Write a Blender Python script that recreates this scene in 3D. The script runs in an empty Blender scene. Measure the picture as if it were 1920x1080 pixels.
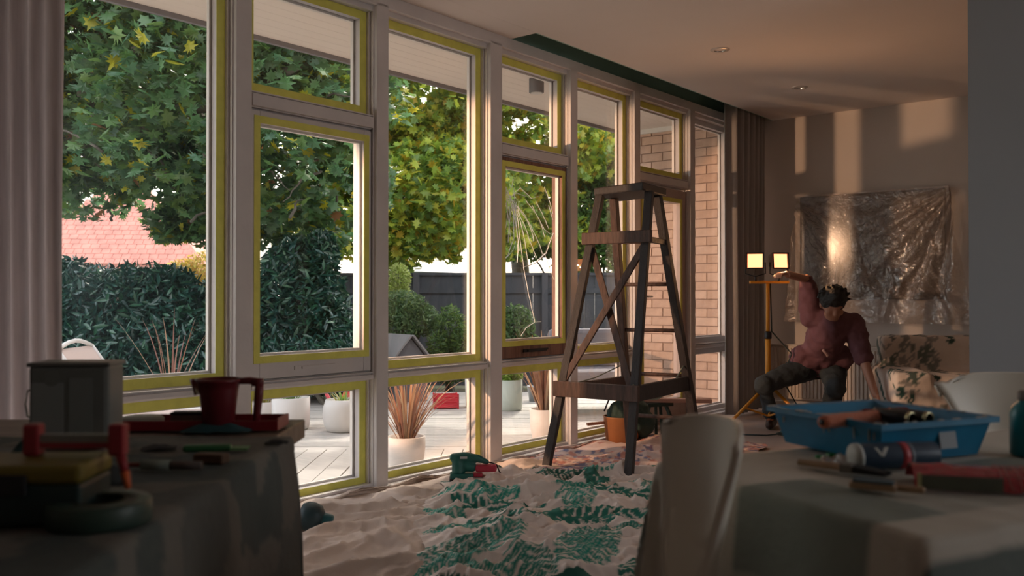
import bpy, math, random
import numpy as np
from mathutils import Vector, Matrix, Euler, noise

random.seed(7); RNG = np.random.default_rng(7); noise.seed_set(3)
C = bpy.context.scene.collection
PI = math.pi
def R(a): return math.radians(a)

# ------------------------------------------------------------------ camera
YAW = R(39.07); EYE = 1.08; FPX = 1700.0
FW = Vector((-math.sin(YAW), math.cos(YAW), 0)); RT = Vector((math.cos(YAW), math.sin(YAW), 0))
def W(lat, dep, z=0.0):
    """room point from metres right of / in front of the camera"""
    p = FW*dep + RT*lat
    return Vector((p.x, p.y, z))
def Q(px, py, dep):
    """room point of a measured picture position at a known distance"""
    return W((px-960)/FPX*dep, dep, EYE-(py-556)/FPX*dep)
cam_data = bpy.data.cameras.new('camera')
cam = bpy.data.objects.new('camera', cam_data); C.objects.link(cam)
cam.location = (0, 0, EYE)
cam.rotation_euler = (R(90+0.54), 0, YAW)
cam_data.sensor_width = 36; cam_data.lens = FPX/1920*36
cam_data.clip_start = 0.05; cam_data.clip_end = 300
cam_data.dof.use_dof = True; cam_data.dof.focus_distance = 5.9; cam_data.dof.aperture_fstop = 3.4
bpy.context.scene.camera = cam

# ------------------------------------------------------------------ light
sc = bpy.context.scene
sc.view_settings.view_transform = 'Standard'; sc.view_settings.look = 'None'
sc.view_settings.exposure = 0.95; sc.view_settings.gamma = 1.0
sc.view_settings.use_curve_mapping = False
world = bpy.data.worlds.new('sky'); sc.world = world; world.use_nodes = True
wn = world.node_tree; wn.nodes.clear()
wo = wn.nodes.new('ShaderNodeOutputWorld'); wb = wn.nodes.new('ShaderNodeBackground')
sky = wn.nodes.new('ShaderNodeTexSky'); sky.sky_type = 'NISHITA'; sky.sun_disc = False
sky.sun_elevation = R(44); sky.sun_rotation = R(-27); sky.dust_density = 5; sky.air_density = 1.2
hz = wn.nodes.new('ShaderNodeMix'); hz.data_type = 'RGBA'; hz.inputs[0].default_value = 0.5
hz.inputs[7].default_value = (5.2, 4.9, 4.6, 1)
wn.links.new(sky.outputs[0], hz.inputs[6]); wn.links.new(hz.outputs[2], wb.inputs[0])
wb.inputs[1].default_value = 0.34
wn.links.new(wb.outputs[0], wo.inputs[0])

def aim(o, d):
    o.rotation_euler = Vector(d).to_track_quat('-Z', 'Y').to_euler()
sd = bpy.data.lights.new('sun', 'SUN'); sd.energy = 1.25; sd.angle = R(0.6); sd.color = (1.0, 0.93, 0.82)
sun = bpy.data.objects.new('sun', sd); C.objects.link(sun)
tosun = Vector((-0.47*math.cos(R(43)), 0.88*math.cos(R(43)), math.sin(R(43))))
aim(sun, -tosun)
# warm lamp standing out on the deck beyond the left curtain; it throws the window shapes on the back wall
ld = bpy.data.lights.new('deck_lamp', 'SPOT'); ld.energy = 400; ld.color = (1.0, 0.58, 0.33)
ld.spot_size = R(43); ld.spot_blend = 0.12; ld.shadow_soft_size = 0.06
lamp = bpy.data.objects.new('deck_lamp', ld); C.objects.link(lamp)
lamp.location = (-5.43, 1.58, 1.90)
aim(lamp, (math.sin(R(24.5))*math.cos(R(12.5)), math.cos(R(24.5))*math.cos(R(12.5)), -math.sin(R(12.5))))

# fill light added at an invented, unseen opening in the right-hand wall
wl = bpy.data.lights.new('side_fill_light', 'AREA'); wl.shape = 'RECTANGLE'; wl.size = 1.7; wl.size_y = 1.5; wl.energy = 7; wl.color = (.95, .96, 1.0)
wlo = bpy.data.objects.new('side_fill_light', wl); C.objects.link(wlo); wlo.location = (3.18, 3.85, 1.65); aim(wlo, (-1, 0, 0))

# ------------------------------------------------------------------ materials
MATS = {}
def mat(name, col=(.8,.8,.8), rough=.6, metal=0, var=0, vscale=8, bump=0, bscale=40, spec=.5, stretch=(1,1,1),
        attr=None, trans=0, emit=None, estr=0, coat=0, col2=None, sheen=0):
    if name in MATS: return MATS[name]
    m = bpy.data.materials.new(name); m.use_nodes = True
    nt = m.node_tree; b = nt.nodes['Principled BSDF']; L = nt.links.new
    b.inputs['Base Color'].default_value = (*col, 1); b.inputs['Roughness'].default_value = rough
    b.inputs['Metallic'].default_value = metal; b.inputs['Specular IOR Level'].default_value = spec
    b.inputs['Coat Weight'].default_value = coat
    if sheen: b.inputs['Sheen Weight'].default_value = sheen
    if var or bump or col2:
        tc = nt.nodes.new('ShaderNodeTexCoord'); mp = nt.nodes.new('ShaderNodeMapping')
        mp.inputs['Scale'].default_value = stretch
        L(tc.outputs['Object'], mp.inputs[0])
    src = None
    if attr:
        at = nt.nodes.new('ShaderNodeAttribute'); at.attribute_name = attr; src = at.outputs['Color']
        L(src, b.inputs['Base Color'])
    if var or col2:
        n = nt.nodes.new('ShaderNodeTexNoise'); n.inputs['Scale'].default_value = vscale; n.inputs['Detail'].default_value = 5
        L(mp.outputs[0], n.inputs[0])
        r = nt.nodes.new('ShaderNodeValToRGB'); r.color_ramp.elements[0].position = .3; r.color_ramp.elements[1].position = .7
        c2 = col2 if col2 else tuple(min(1, c*(1+var)) for c in col)
        c1 = col if col2 else tuple(c*(1-var) for c in col)
        if attr:
            c1 = (1-var,)*3; c2 = (1,)*3
        r.color_ramp.elements[0].color = (*c1, 1); r.color_ramp.elements[1].color = (*c2, 1)
        L(n.outputs[0], r.inputs[0])
        if attr:
            mx = nt.nodes.new('ShaderNodeMix'); mx.data_type = 'RGBA'; mx.blend_type = 'MULTIPLY'; mx.inputs[0].default_value = 1
            L(src, mx.inputs[6]); L(r.outputs[0], mx.inputs[7]); L(mx.outputs[2], b.inputs['Base Color']); src = mx.outputs[2]
        else:
            L(r.outputs[0], b.inputs['Base Color']); src = r.outputs[0]
    if bump:
        n2 = nt.nodes.new('ShaderNodeTexNoise'); n2.inputs['Scale'].default_value = bscale; n2.inputs['Detail'].default_value = 6
        L(mp.outputs[0], n2.inputs[0])
        bp = nt.nodes.new('ShaderNodeBump'); bp.inputs['Strength'].default_value = bump; bp.inputs['Distance'].default_value = .01
        L(n2.outputs[0], bp.inputs['Height']); L(bp.outputs[0], b.inputs['Normal'])
    if emit:
        b.inputs['Emission Color'].default_value = (*emit, 1); b.inputs['Emission Strength'].default_value = estr
    if trans:
        tr = nt.nodes.new('ShaderNodeBsdfTranslucent'); mix = nt.nodes.new('ShaderNodeMixShader')
        mix.inputs[0].default_value = trans
        if src: L(src, tr.inputs[0])
        else: tr.inputs[0].default_value = (*col, 1)
        L(b.outputs[0], mix.inputs[1]); L(tr.outputs[0], mix.inputs[2])
        L(mix.outputs[0], nt.nodes['Material Output'].inputs[0])
    MATS[name] = m
    return m

def glass_mat(name, tint=(1,1,1), base=.04, edge=.5, rough=0.0, milky=0.0, milk=(.8,.8,.8), bump=0, bscale=20, power=4):
    m = bpy.data.materials.new(name); m.use_nodes = True; nt = m.node_tree; L = nt.links.new
    nt.nodes.clear()
    out = nt.nodes.new('ShaderNodeOutputMaterial'); t = nt.nodes.new('ShaderNodeBsdfTransparent'); g = nt.nodes.new('ShaderNodeBsdfGlossy')
    t.inputs[0].default_value = (*tint, 1); g.inputs['Roughness'].default_value = rough
    lw = nt.nodes.new('ShaderNodeLayerWeight'); lw.inputs[0].default_value = .5
    p = nt.nodes.new('ShaderNodeMath'); p.operation = 'POWER'; p.inputs[1].default_value = power
    q = nt.nodes.new('ShaderNodeMath'); q.operation = 'MULTIPLY_ADD'; q.inputs[1].default_value = edge; q.inputs[2].default_value = base
    mx = nt.nodes.new('ShaderNodeMixShader')
    L(lw.outputs['Facing'], p.inputs[0]); L(p.outputs[0], q.inputs[0]); L(q.outputs[0], mx.inputs[0])
    L(t.outputs[0], mx.inputs[1]); L(g.outputs[0], mx.inputs[2]); last = mx
    if milky:
        d = nt.nodes.new('ShaderNodeBsdfDiffuse'); d.inputs[0].default_value = (*milk, 1)
        m2 = nt.nodes.new('ShaderNodeMixShader'); m2.inputs[0].default_value = milky
        L(mx.outputs[0], m2.inputs[1]); L(d.outputs[0], m2.inputs[2]); last = m2
    if bump:
        tc = nt.nodes.new('ShaderNodeTexCoord'); n2 = nt.nodes.new('ShaderNodeTexNoise'); n2.inputs['Scale'].default_value = bscale
        n2.inputs['Detail'].default_value = 4; n2.inputs['Distortion'].default_value = 1.5
        bp = nt.nodes.new('ShaderNodeBump'); bp.inputs['Strength'].default_value = bump; bp.inputs['Distance'].default_value = .03
        L(tc.outputs['Object'], n2.inputs[0]); L(n2.outputs[0], bp.inputs['Height']); L(bp.outputs[0], g.inputs['Normal'])
    L(last.outputs[0], out.inputs[0]); MATS[name] = m
    return m

# ------------------------------------------------------------------ mesh builder
class MB:
    def __init__(s): s.v = []; s.f = []; s.c = None
    def add(s, vs, fs):
        n = len(s.v); s.v += [Vector(v) for v in vs]; s.f += [tuple(i+n for i in f) for f in fs]; return s
    def box(s, c, size, rot=None):
        c = Vector(c); hx, hy, hz_ = size[0]/2, size[1]/2, size[2]/2
        vs = [Vector((x, y, z)) for x in (-hx, hx) for y in (-hy, hy) for z in (-hz_, hz_)]
        if rot is not None:
            rot = rot if isinstance(rot, Matrix) else Euler(rot).to_matrix()
            vs = [rot @ v for v in vs]
        return s.add([v+c for v in vs], [(0,1,3,2), (4,6,7,5), (0,4,5,1), (2,3,7,6), (0,2,6,4), (1,5,7,3)])
    def span(s, a, b):
        a = Vector(a); b = Vector(b); return s.box((a+b)/2, [abs(x) for x in (b-a)])
    def bar(s, p0, p1, w, h, side=None):
        """rectangular bar p0-p1; w measured along side, h along the third axis"""
        p0 = Vector(p0); p1 = Vector(p1); d = (p1-p0); L = d.length; d.normalize()
        sd_ = Vector(side) if side is not None else (Vector((0,0,1)).cross(d) if abs(d.z) < .95 else Vector((1,0,0)))
        sd_ = (sd_ - d*sd_.dot(d)).normalized(); t = d.cross(sd_)
        rot = Matrix((sd_, t, d)).transposed()
        return s.box((p0+p1)/2, (w, h, L), rot)
    def tube(s, pts, r, n=8, cap=True):
        pts = [Vector(p) for p in pts]; m = len(pts)
        rs = r if isinstance(r, (list, tuple)) else [r]*m
        base = len(s.v); prev = None
        for i, p in enumerate(pts):
            d = (pts[min(i+1, m-1)] - pts[max(i-1, 0)]).normalized()
            if prev is None: u = d.orthogonal().normalized()
            else: u = (prev - d*prev.dot(d)); u = u.normalized() if u.length > 1e-6 else d.orthogonal().normalized()
            prev = u; w = d.cross(u)
            for k in range(n):
                a = 2*PI*k/n; s.v.append(p + (u*math.cos(a)+w*math.sin(a))*rs[i])
        for i in range(m-1):
            for k in range(n):
                k2 = (k+1) % n
                s.f.append((base+i*n+k, base+i*n+k2, base+(i+1)*n+k2, base+(i+1)*n+k))
        if cap:
            s.f.append(tuple(base+k for k in range(n))[::-1]); s.f.append(tuple(base+(m-1)*n+k for k in range(n)))
        return s
    def lathe(s, prof, c=(0,0,0), n=24, sx=1, sy=1, a0=0, close=True):
        c = Vector(c); base = len(s.v)
        for r, z in prof:
            for k in range(n):
                a = a0+2*PI*k/n; s.v.append(c+Vector((r*math.cos(a)*sx, r*math.sin(a)*sy, z)))
        m = len(prof)
        for i in range(m-1):
            for k in range(n):
                k2 = (k+1) % n
                s.f.append((base+i*n+k, base+i*n+k2, base+(i+1)*n+k2, base+(i+1)*n+k))
        if close:
            s.f.append(tuple(base+k for k in range(n))[::-1]); s.f.append(tuple(base+(m-1)*n+k for k in range(n)))
        return s
    def grid(s, fn, nu, nv):
        base = len(s.v)
        for j in range(nv+1):
            for i in range(nu+1): s.v.append(Vector(fn(i/nu, j/nv)))
        for j in range(nv):
            for i in range(nu):
                a = base+j*(nu+1)+i; s.f.append((a, a+1, a+nu+2, a+nu+1))
        return s
    def sphere(s, c, r, n=12, m=8, sc_=(1,1,1)):
        prof = [(math.sin(PI*i/m)*r+1e-5, -math.cos(PI*i/m)*r) for i in range(m+1)]
        b = len(s.v); s.lathe(prof, (0,0,0), n)
        for i in range(b, len(s.v)):
            v = s.v[i]; s.v[i] = Vector(c)+Vector((v.x*sc_[0], v.y*sc_[1], v.z*sc_[2]))
        return s
    def xf(s, M):
        s.v = [M @ v for v in s.v]; return s
    def build(s, name, m, parent=None, smooth=False, bev=0, local=True, thick=0, sub=0):
        me = bpy.data.meshes.new(name)
        vs = s.v
        if parent is not None and not local:
            inv = wmat(parent).inverted(); vs = [inv @ v for v in vs]
        me.from_pydata([tuple(v) for v in vs], [], s.f); me.update()
        if m is not None: me.materials.append(m)
        if smooth: me.shade_smooth()
        o = bpy.data.objects.new(name, me); C.objects.link(o)
        if parent is not None: o.parent = parent
        if thick:
            md = o.modifiers.new('solid', 'SOLIDIFY'); md.thickness = thick; md.offset = 0
        if sub:
            md = o.modifiers.new('sub', 'SUBSURF'); md.levels = sub; md.render_levels = sub
        if bev:
            md = o.modifiers.new('bevel', 'BEVEL'); md.width = bev; md.segments = 2; md.limit_method = 'ANGLE'; md.angle_limit = R(40)
        return o
def wmat(o):
    M = Matrix.LocRotScale(o.location, o.rotation_euler, o.scale)
    return wmat(o.parent) @ M if o.parent else M
def empty(name, loc=(0,0,0), rz=0, rot=None):
    o = bpy.data.objects.new(name, None); C.objects.link(o); o.location = loc
    o.rotation_euler = rot if rot is not None else (0, 0, rz); o.empty_display_size = .1
    return o
def tag(o, label=None, cat=None, group=None, kind=None):
    if label: o['label'] = label
    if cat: o['category'] = cat
    if group: o['group'] = group
    if kind: o['kind'] = kind
    return o
def thing(name, label, cat, loc=(0,0,0), rz=0, group=None, rot=None):
    return tag(empty(name, loc, rz, rot), label, cat, group)
def struct(o, label=None): return tag(o, label, None, None, 'structure')
def copy_tree(o, parent=None):
    c = o.copy(); C.objects.link(c)
    if parent is not None: c.parent = parent
    for ch in list(o.children): copy_tree(ch, c)
    return c
def np_mesh(name, v, f, m, col=None, parent=None, smooth=False):
    """v (N,3), f (M,k) arrays -> mesh object, col per vertex"""
    me = bpy.data.meshes.new(name); k = f.shape[1]
    me.vertices.add(len(v)); me.vertices.foreach_set('co', v.astype(np.float32).ravel())
    me.loops.add(f.size); me.loops.foreach_set('vertex_index', f.astype(np.int32).ravel())
    me.polygons.add(len(f)); me.polygons.foreach_set('loop_start', np.arange(0, f.size, k, dtype=np.int32))
    me.polygons.foreach_set('loop_total', np.full(len(f), k, dtype=np.int32))
    me.update(calc_edges=True)
    if col is not None:
        ca = me.color_attributes.new('col', 'FLOAT_COLOR', 'POINT')
        c4 = np.ones((len(v), 4), np.float32); c4[:, :3] = col; ca.data.foreach_set('color', c4.ravel())
    me.materials.append(m)
    if smooth: me.shade_smooth()
    o = bpy.data.objects.new(name, me); C.objects.link(o)
    if parent is not None: o.parent = parent
    return o
def paint(o, fn):
    """vertex colour attribute from local coordinates"""
    me = o.data; ca = me.color_attributes.new('col', 'FLOAT_COLOR', 'POINT')
    n = len(me.vertices); v = np.zeros(n*3, np.float32); me.vertices.foreach_get('co', v); v = v.reshape(-1, 3)
    c4 = np.ones((n, 4), np.float32); c4[:, :3] = fn(v); ca.data.foreach_set('color', c4.ravel())

M_frame = mat('frame_paint', (.70,.65,.63), .45, var=.06, vscale=5, bump=.1)
M_tape = mat('masking_tape', (.78,.74,.15), .6, var=.08, vscale=14, bump=.15, bscale=90)
M_strip = mat('stripped_timber', (.24,.12,.08), .6, var=.35, vscale=6, stretch=(6,6,1), bump=.3)
M_wall = mat('wall_paint', (.66,.60,.55), .85, var=.03, vscale=2, bump=.04)
M_ceil = mat('ceiling_paint', (.78,.70,.65), .9, var=.02, vscale=2)
M_white = mat('white_paint', (.75,.72,.66), .5)
M_glass = glass_mat('window_glass', base=.05, edge=.5)
M_slot = mat('dark_green_recess', (.30,.44,.38), .8)
M_dark = mat('dark_shade', (.02,.02,.02), .7)
M_black = mat('black_plastic', (.015,.015,.017), .4)
M_chrome = mat('chrome', (.7,.7,.7), .2, metal=1)

# ================================================================== ROOM
D = 3.74; H = 2.77; BY = 8.32; HEAD = 2.668; RAIL0, RAIL1 = .615, .668; TR0, TR1 = 2.0, 2.09
def wy(px, x=-D):
    t = (px-960)/FPX; dx = FW.x+RT.x*t; dy = FW.y+RT.y*t
    return x/dx*dy
o = MB().span((-D-.2,-2.6,-.12), (3.2,BY+.15,0)).build('floor', mat('floor_concrete', (.50,.40,.35), .33, var=.12, vscale=1.5, bump=.03)); struct(o)
# ceiling: main slab stops short of the glass beyond the beam, leaving a curtain recess
SLX = -3.53; SLY = 4.60
c = MB().span((SLX,-2.6,H), (3.2,BY+.15,H+.2)); c.span((-D-.16,-2.6,H-.0005), (SLX,SLY,H+.2))
struct(c.build('ceiling', M_ceil))
r_ = MB().span((-D-.1,SLY,H+.16), (SLX,BY,H+.2)); r_.span((SLX-.012,SLY,H), (SLX,BY,H+.16)); r_.span((-D-.1,SLY,H), (-D-.09,BY,H+.16))
struct(r_.build('trim_1', M_slot))
t_ = MB().span((-3.60,SLY,H+.135), (-3.585,BY-.02,H+.15)).build('trim_2', M_black); struct(t_)
struct(MB().span((-D-.2,BY,0), (3.2,BY+.15,H+.2)).build('wall_back', M_wall))
rw = MB().span((3.2,-2.6,0), (3.35,3.0,H+.2)); rw.span((3.2,4.7,0), (3.35,BY+.15,H+.2)); rw.span((3.2,3.0,0), (3.35,4.7,.9)); rw.span((3.2,3.0,2.4), (3.35,4.7,H+.2))  # opening made up for the added fill light, out of view
struct(rw.build('wall_right', M_wall))
struct(MB().span((-D-.2,-2.75,0), (3.35,-2.6,H+.2)).build('wall_behind', M_wall))
struct(MB().span((-D-.16,-2.6,0), (-D,.72,H)).build('wall_left', M_wall))
wx = Q(1817, 400, 4.55)
struct(MB().span((wx.x, wx.y, 0), (3.2, wx.y+.13, H)).build('wall_partition', mat('partition_paint', (.30,.32,.34), .85, var=.03, vscale=2)))
struct(MB().span((-D+.1,BY-.015,0), (3.2,BY,.09)).build('baseboard_back', M_white, bev=.004))

# ---------------------------------------------------------------- window wall
GX = -D-.118; GXS = -D-.05      # glass planes of the fixed panes and of the sashes
mul = [(wy(66), .09), (wy(457), .088), (wy(717.5), .088), (wy(931), .115), (wy(1077), .085), (wy(1196), .085), (wy(1299.5), .085), (7.98, .09)]
for i, (y, w) in enumerate(mul):
    m_ = MB().span((-D-.055, y-w/2, 0), (-D, y+w/2, HEAD+.05)); m_.span((-D-.145, y-w/2-.012, 0), (-D-.055, y+w/2+.012, HEAD+.05))
    m_.span((-D-.04, y-w/2-.006, 0), (-D-.025, y+w/2+.006, HEAD+.05))
    struct(m_.build('trim_%d' % (i+3), M_frame, bev=.003))
hd = MB().span((-D-.145, mul[0][0], HEAD), (-D-.03, BY, H+.0)); hd.span((-D-.06, mul[0][0], HEAD+.03), (-D+.0, BY, H)); 
struct(hd.build('trim_11', M_frame, bev=.003))
sl = MB().span((-D-.19, mul[0][0], 0), (-D-.03, 8.0, .045)); sl.span((-D-.05, mul[0][0], 0), (-D+.02, 8.0, .028))
struct(sl.build('trim_12', M_frame, bev=.003))

BF = -D-.078; TW = .046     # face of the glazing bead, tape width
def tape4(par, y0, y1, z0, z1):
    """four strips of masking tape pressed on the faces of the glazing bead"""
    x0 = BF+.0012; x1 = x0+.0012; j = random.uniform
    MB().span((x0, y1-TW-j(0,.003), z0), (x1, y1-.001, z1)).build('masking_tape', M_tape, par)
    MB().span((x0, y0+.001, z0), (x1, y0+TW+j(0,.003), z1)).build('masking_tape', M_tape, par)
    MB().span((x1+.0001, y0+.002, z1-TW-j(0,.004)), (x1+.0012, y1-.002, z1-.001)).build('masking_tape', M_tape, par)
    MB().span((x1+.0001, y0+.002, z0+.001), (x1+.0012, y1-.002, z0+TW+j(0,.004))).build('masking_tape', M_tape, par)
def pane(par, y0, y1, z0, z1, tilt=0):
    b = MB(); yc = (y0+y1)/2; b.box((0,0,0), (.005, (y1-y0), (z1-z0)), Euler((0,0,tilt)))
    o = b.build('glass_pane', M_glass, par); o.location = (GX, yc, (z0+z1)/2); return o
M_pale = mat('pale_bead', (.78,.72,.66), .5)
def ringbars(b, x0, x1, y0, y1, z0, z1, t):
    b.span((x0,y0,z0), (x1,y0+t,z1)); b.span((x0,y1-t,z0), (x1,y1,z1)); b.span((x0,y0+t,z0), (x1,y1-t,z0+t)); b.span((x0,y0+t,z1-t), (x1,y1-t,z1)); return b
def bead(par, y0, y1, z0, z1):
    ringbars(MB(), GX+.003, BF, y0, y1, z0, z1, .046).build('glazing_bead', M_frame, par)
    ringbars(MB(), GX-.024, GX-.004, y0, y1, z0, z1, .058).build('outer_bead', M_pale, par)
def rail(par, y0, y1, z0, z1, m=M_frame, name='rail'):
    b = MB().span((-D-.145, y0, z0), (-D-.055, y1, z1)); b.span((-D-.055, y0, z0+.006), (-D-.030, y1, z1-.006)); b.span((-D-.05,y0,z0+.012), (-D-.010,y1,z1-.018)); b.span((-D-.05,y0,z1-.012), (-D-.018,y1,z1-.004))
    return b.build(name, m, par, bev=.003)
def sash(par, y0, y1, z0, z1, m, stile=.052, bot=.115, top=.062, cracked=False):
    """awning sash sitting in its opening, tape laid on its face round the glass"""
    s_ = empty('sash'); s_.parent = par
    xa, xb = -D-.12, -D-.03
    b = MB(); b.span((xa,y0,z0), (xb,y0+stile,z1)); b.span((xa,y1-stile,z0), (xb,y1,z1))
    b.span((xa,y0+stile,z0), (xb,y1-stile,z0+bot)); b.span((xa,y0+stile,z1-top), (xb,y1-stile,z1))
    b.build('sash_frame', m, s_, bev=.004)
    iy0, iy1, iz0, iz1 = y0+stile, y1-stile, z0+bot, z1-top
    t = MB(); e = .0015; w = .036
    xf_ = xb+e
    strips = [((xf_, iy0-w, iz0-w), (xf_+.0012, iy0, iz1+w)), ((xf_, iy1, iz0-w), (xf_+.0012, iy1+w, iz1+w)),
              ((xf_+.0013, iy0-w, iz0-w), (xf_+.0025, iy1+w, iz0)), ((xf_+.0013, iy0-w, iz1), (xf_+.0025, iy1+w, iz1+w))]
    for a_, b_ in strips: MB().span(a_, b_).build('masking_tape', M_tape, s_)
    ringbars(MB(), GXS-.03, GXS-.004, iy0-.01, iy1+.01, iz0-.01, iz1+.01, .022).build('glazing_bead', M_pale, s_)
    if not cracked: MB().span((GXS-.002, iy0, iz0), (GXS+.002, iy1, iz1)).build('glass_pane', M_glass, s_)
    h = MB(); hy = (y0+y1)/2; h.span((xb, hy-.13, z0+.035), (xb+.008, hy+.13, z0+.055)); h.bar((xb+.012, hy-.09, z0+.045), (xb+.02, hy+.12, z0+.05), .012, .012)
    h.build('window_stay', M_frame if m is M_frame else M_dark, s_)
    return s_, (iy0, iy1, iz0, iz1)

LABW = {0:'tall fixed pane between left curtain and first mullion', 1:'window bay with grey awning sash behind left table',
        2:'fixed window bay behind the potted grass', 3:'window bay with cracked glass in brown stripped sash',
        4:'fixed window bay behind the wooden ladder', 6:'narrow sidelight beside the grey curtain'}
for i in range(7):
    y0 = mul[i][0]+mul[i][1]/2+.012; y1 = mul[i+1][0]-mul[i+1][1]/2-.012
    if i == 5:
        w_ = struct(empty('door_1'), 'glazed door bay in front of the brick wall')
        rail(w_, y0, y1, TR0, TR1); tape4(w_, y0, y1, TR1, HEAD); bead(w_, y0, y1, TR1, HEAD); pane(w_, y0, y1, TR1, HEAD)
        d = MB(); M_door = mat('door_paint', (.50,.38,.33), .5, var=.08)
        for a_, b_ in (((-D-.11,y0+.004,.05),(-D-.04,y0+.1,TR0-.01)), ((-D-.11,y1-.1,.05),(-D-.04,y1-.004,TR0-.01)),
                       ((-D-.11,y0+.1,.05),(-D-.04,y1-.1,.22)), ((-D-.11,y0+.1,TR0-.12),(-D-.04,y1-.1,TR0-.01))): d.span(a_, b_)
        dl = d.build('door_leaf', M_door, w_, bev=.004)
        iy0, iy1, iz0, iz1 = y0+.1, y1-.1, .22, TR0-.12; xb = -D-.04
        MB().span((xb+.001, iy1, iz0-.03), (xb+.0025, iy1+.035, iz1+.035)).build('masking_tape', M_tape, w_)
        MB().span((xb+.001, iy0-.035, iz0-.03), (xb+.0025, iy0, iz1+.035)).build('masking_tape', M_tape, w_)
        MB().span((xb+.003, iy0, iz1), (xb+.004, iy1, iz1+.035)).build('masking_tape', M_tape, w_)
        MB().span((xb+.003, iy0, iz0-.035), (xb+.004, iy1, iz0)).build('masking_tape', M_tape, w_)
        MB().span((-D-.077, iy0, iz0), (-D-.073, iy1, iz1)).build('glass_pane', M_glass, w_)
        h = MB().span((xb, y0+.03, 1.0), (xb+.006, y0+.065, 1.16)); h.tube([(xb,y0+.048,1.08),(xb+.05,y0+.048,1.08),(xb+.05,y0+.15,1.08)], .009)
        h.build('door_handle', M_chrome, w_, smooth=True)
        continue
    w_ = struct(empty('window_%d' % (i+1 if i < 5 else 6)), LABW[i])
    rail(w_, y0, y1, RAIL0, RAIL1)
    zb = .035
    if i != 6:
        tape4(w_, y0, y1, zb, RAIL0)
    else:
        pass
    bead(w_, y0, y1, zb, RAIL0); pane(w_, y0, y1, zb, RAIL0)
    if i in (1, 3):
        rail(w_, y0, y1, TR0, TR1); tape4(w_, y0, y1, TR1, HEAD); bead(w_, y0, y1, TR1, HEAD); pane(w_, y0, y1, TR1, HEAD)
        s_, box_ = sash(w_, y0+.004, y1-.004, RAIL1+.004, TR0-.004, M_frame if i == 1 else M_strip, cracked=(i == 3))
        if i == 3: CRK = (s_, box_)
    else:
        if i != 6: tape4(w_, y0, y1, RAIL1, HEAD)
        bead(w_, y0, y1, RAIL1, HEAD); pane(w_, y0, y1, RAIL1, HEAD, tilt=R(2.0) if i == 4 else 0)

# cracked pane: glass with the broken-out hole at its foot, crack lines radiating from an impact near the top left
s_, (cy0, cy1, cz0, cz1) = CRK
M_crack = mat('crack_edges', (.95,.95,.90), .3, spec=1.0)
def pw(px, py):   # point of the glass plane
    y = wy(px, GXS); p = Vector((GXS, y, 0)); dep = p.dot(FW); return Vector((GXS+.004, y, EYE-(py-556)/FPX*dep))
gl = MB()
out_ = [pw(946,322), pw(1037,338), pw(1037,437), pw(1023,475), pw(1002,494), pw(981,501), pw(952,480), pw(946,487)]
out_[0] = Vector((GXS, cy0, cz1)); out_[1] = Vector((GXS, cy1, cz1)); out_[2].y = cy1; out_[-1].y = cy0
cen = pw(975, 415)
gl.v = [Vector((GXS, p.y, p.z)) for p in out_]; gl.f = [tuple(range(len(out_)))]
gl.build('glass_pane', M_glass, s_, thick=.004)
gl = MB(); low = [pw(946,487), pw(960,500), pw(981,501), pw(1002,494), pw(1023,475), pw(1037,437)]
low = [Vector((GXS-.006, p.y, p.z)) for p in low]; low[0].y = cy0; low[-1].y = cy1
gl.v = low+[Vector((GXS-.006, cy1, cz0)), Vector((GXS-.006, cy0, cz0))]; gl.f = [tuple(range(len(gl.v)))]
gl.build('glass_pane', M_glass, s_, thick=.003)
ck = MB(); rr = random.Random(5)
def crack(pts, r):
    P = []
    for a_, b_ in zip(pts[:-1], pts[1:]):
        a_ = pw(*a_); b_ = pw(*b_)
        for k in range(4):
            t = k/4; p = a_.lerp(b_, t); P.append(p+Vector((0, rr.uniform(-.003,.003) if k else 0, 0)))
    P.append(pw(*pts[-1])); ck.tube(P, r, 4)
fan = [((946,352),(946,395),(944,430)), ((947,350),(951,400),(946,440)), ((948,350),(956,400),(952,455)), ((950,355),(962,400),(963,446),(952,478),(946,487)),
       ((952,360),(966,410),(971,450),(969,492)), ((955,365),(970,410),(976,460),(981,500)), ((957,370),(975,415),(984,455),(990,498)),
       ((960,378),(982,420),(994,455),(1005,483)), ((965,382),(990,415),(1008,452),(1017,477)), ((960,375),(985,405),(998,440),(1000,452)),
       ((985,375),(1004,400),(1020,430),(1033,440)), ((997,385),(1012,415),(1021,445)), ((1020,350),(1030,378),(1036,400)), ((1004,378),(1016,400),(1028,428)),
       ((943,398),(952,372),(968,362),(985,368)), ((960,366),(975,352),(996,372),(1010,368)), ((962,352),(965,378)), ((943,370),(958,352),(962,335)),
       ((1028,385),(1036,412)), ((948,380),(955,430),(958,462)), ((958,385),(968,430),(973,470))]
for f_ in fan: crack(f_, .0022)
crack(((946,487),(962,468),(966,452)), .0012)
crack(((1037,437),(1023,475),(1002,494),(981,501)), .0034)
crack(((981,501),(990,550),(1002,603)), .0034); crack(((1021,478),(1030,505),(1038,524)), .0018)
crack(((976,630),(985,615),(1002,604),(1014,603)), .0024)
for k in range(26):
    a_ = rr.uniform(0, 6.28); r0 = rr.uniform(2, 12); x_, y_ = 962+r0*math.cos(a_), 385+2.2*r0*math.sin(a_)
    crack(((x_, y_), (x_+rr.uniform(-9,9), y_+rr.uniform(6,20))), .0009)
ck.build('crack_line', M_crack, s_)

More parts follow.
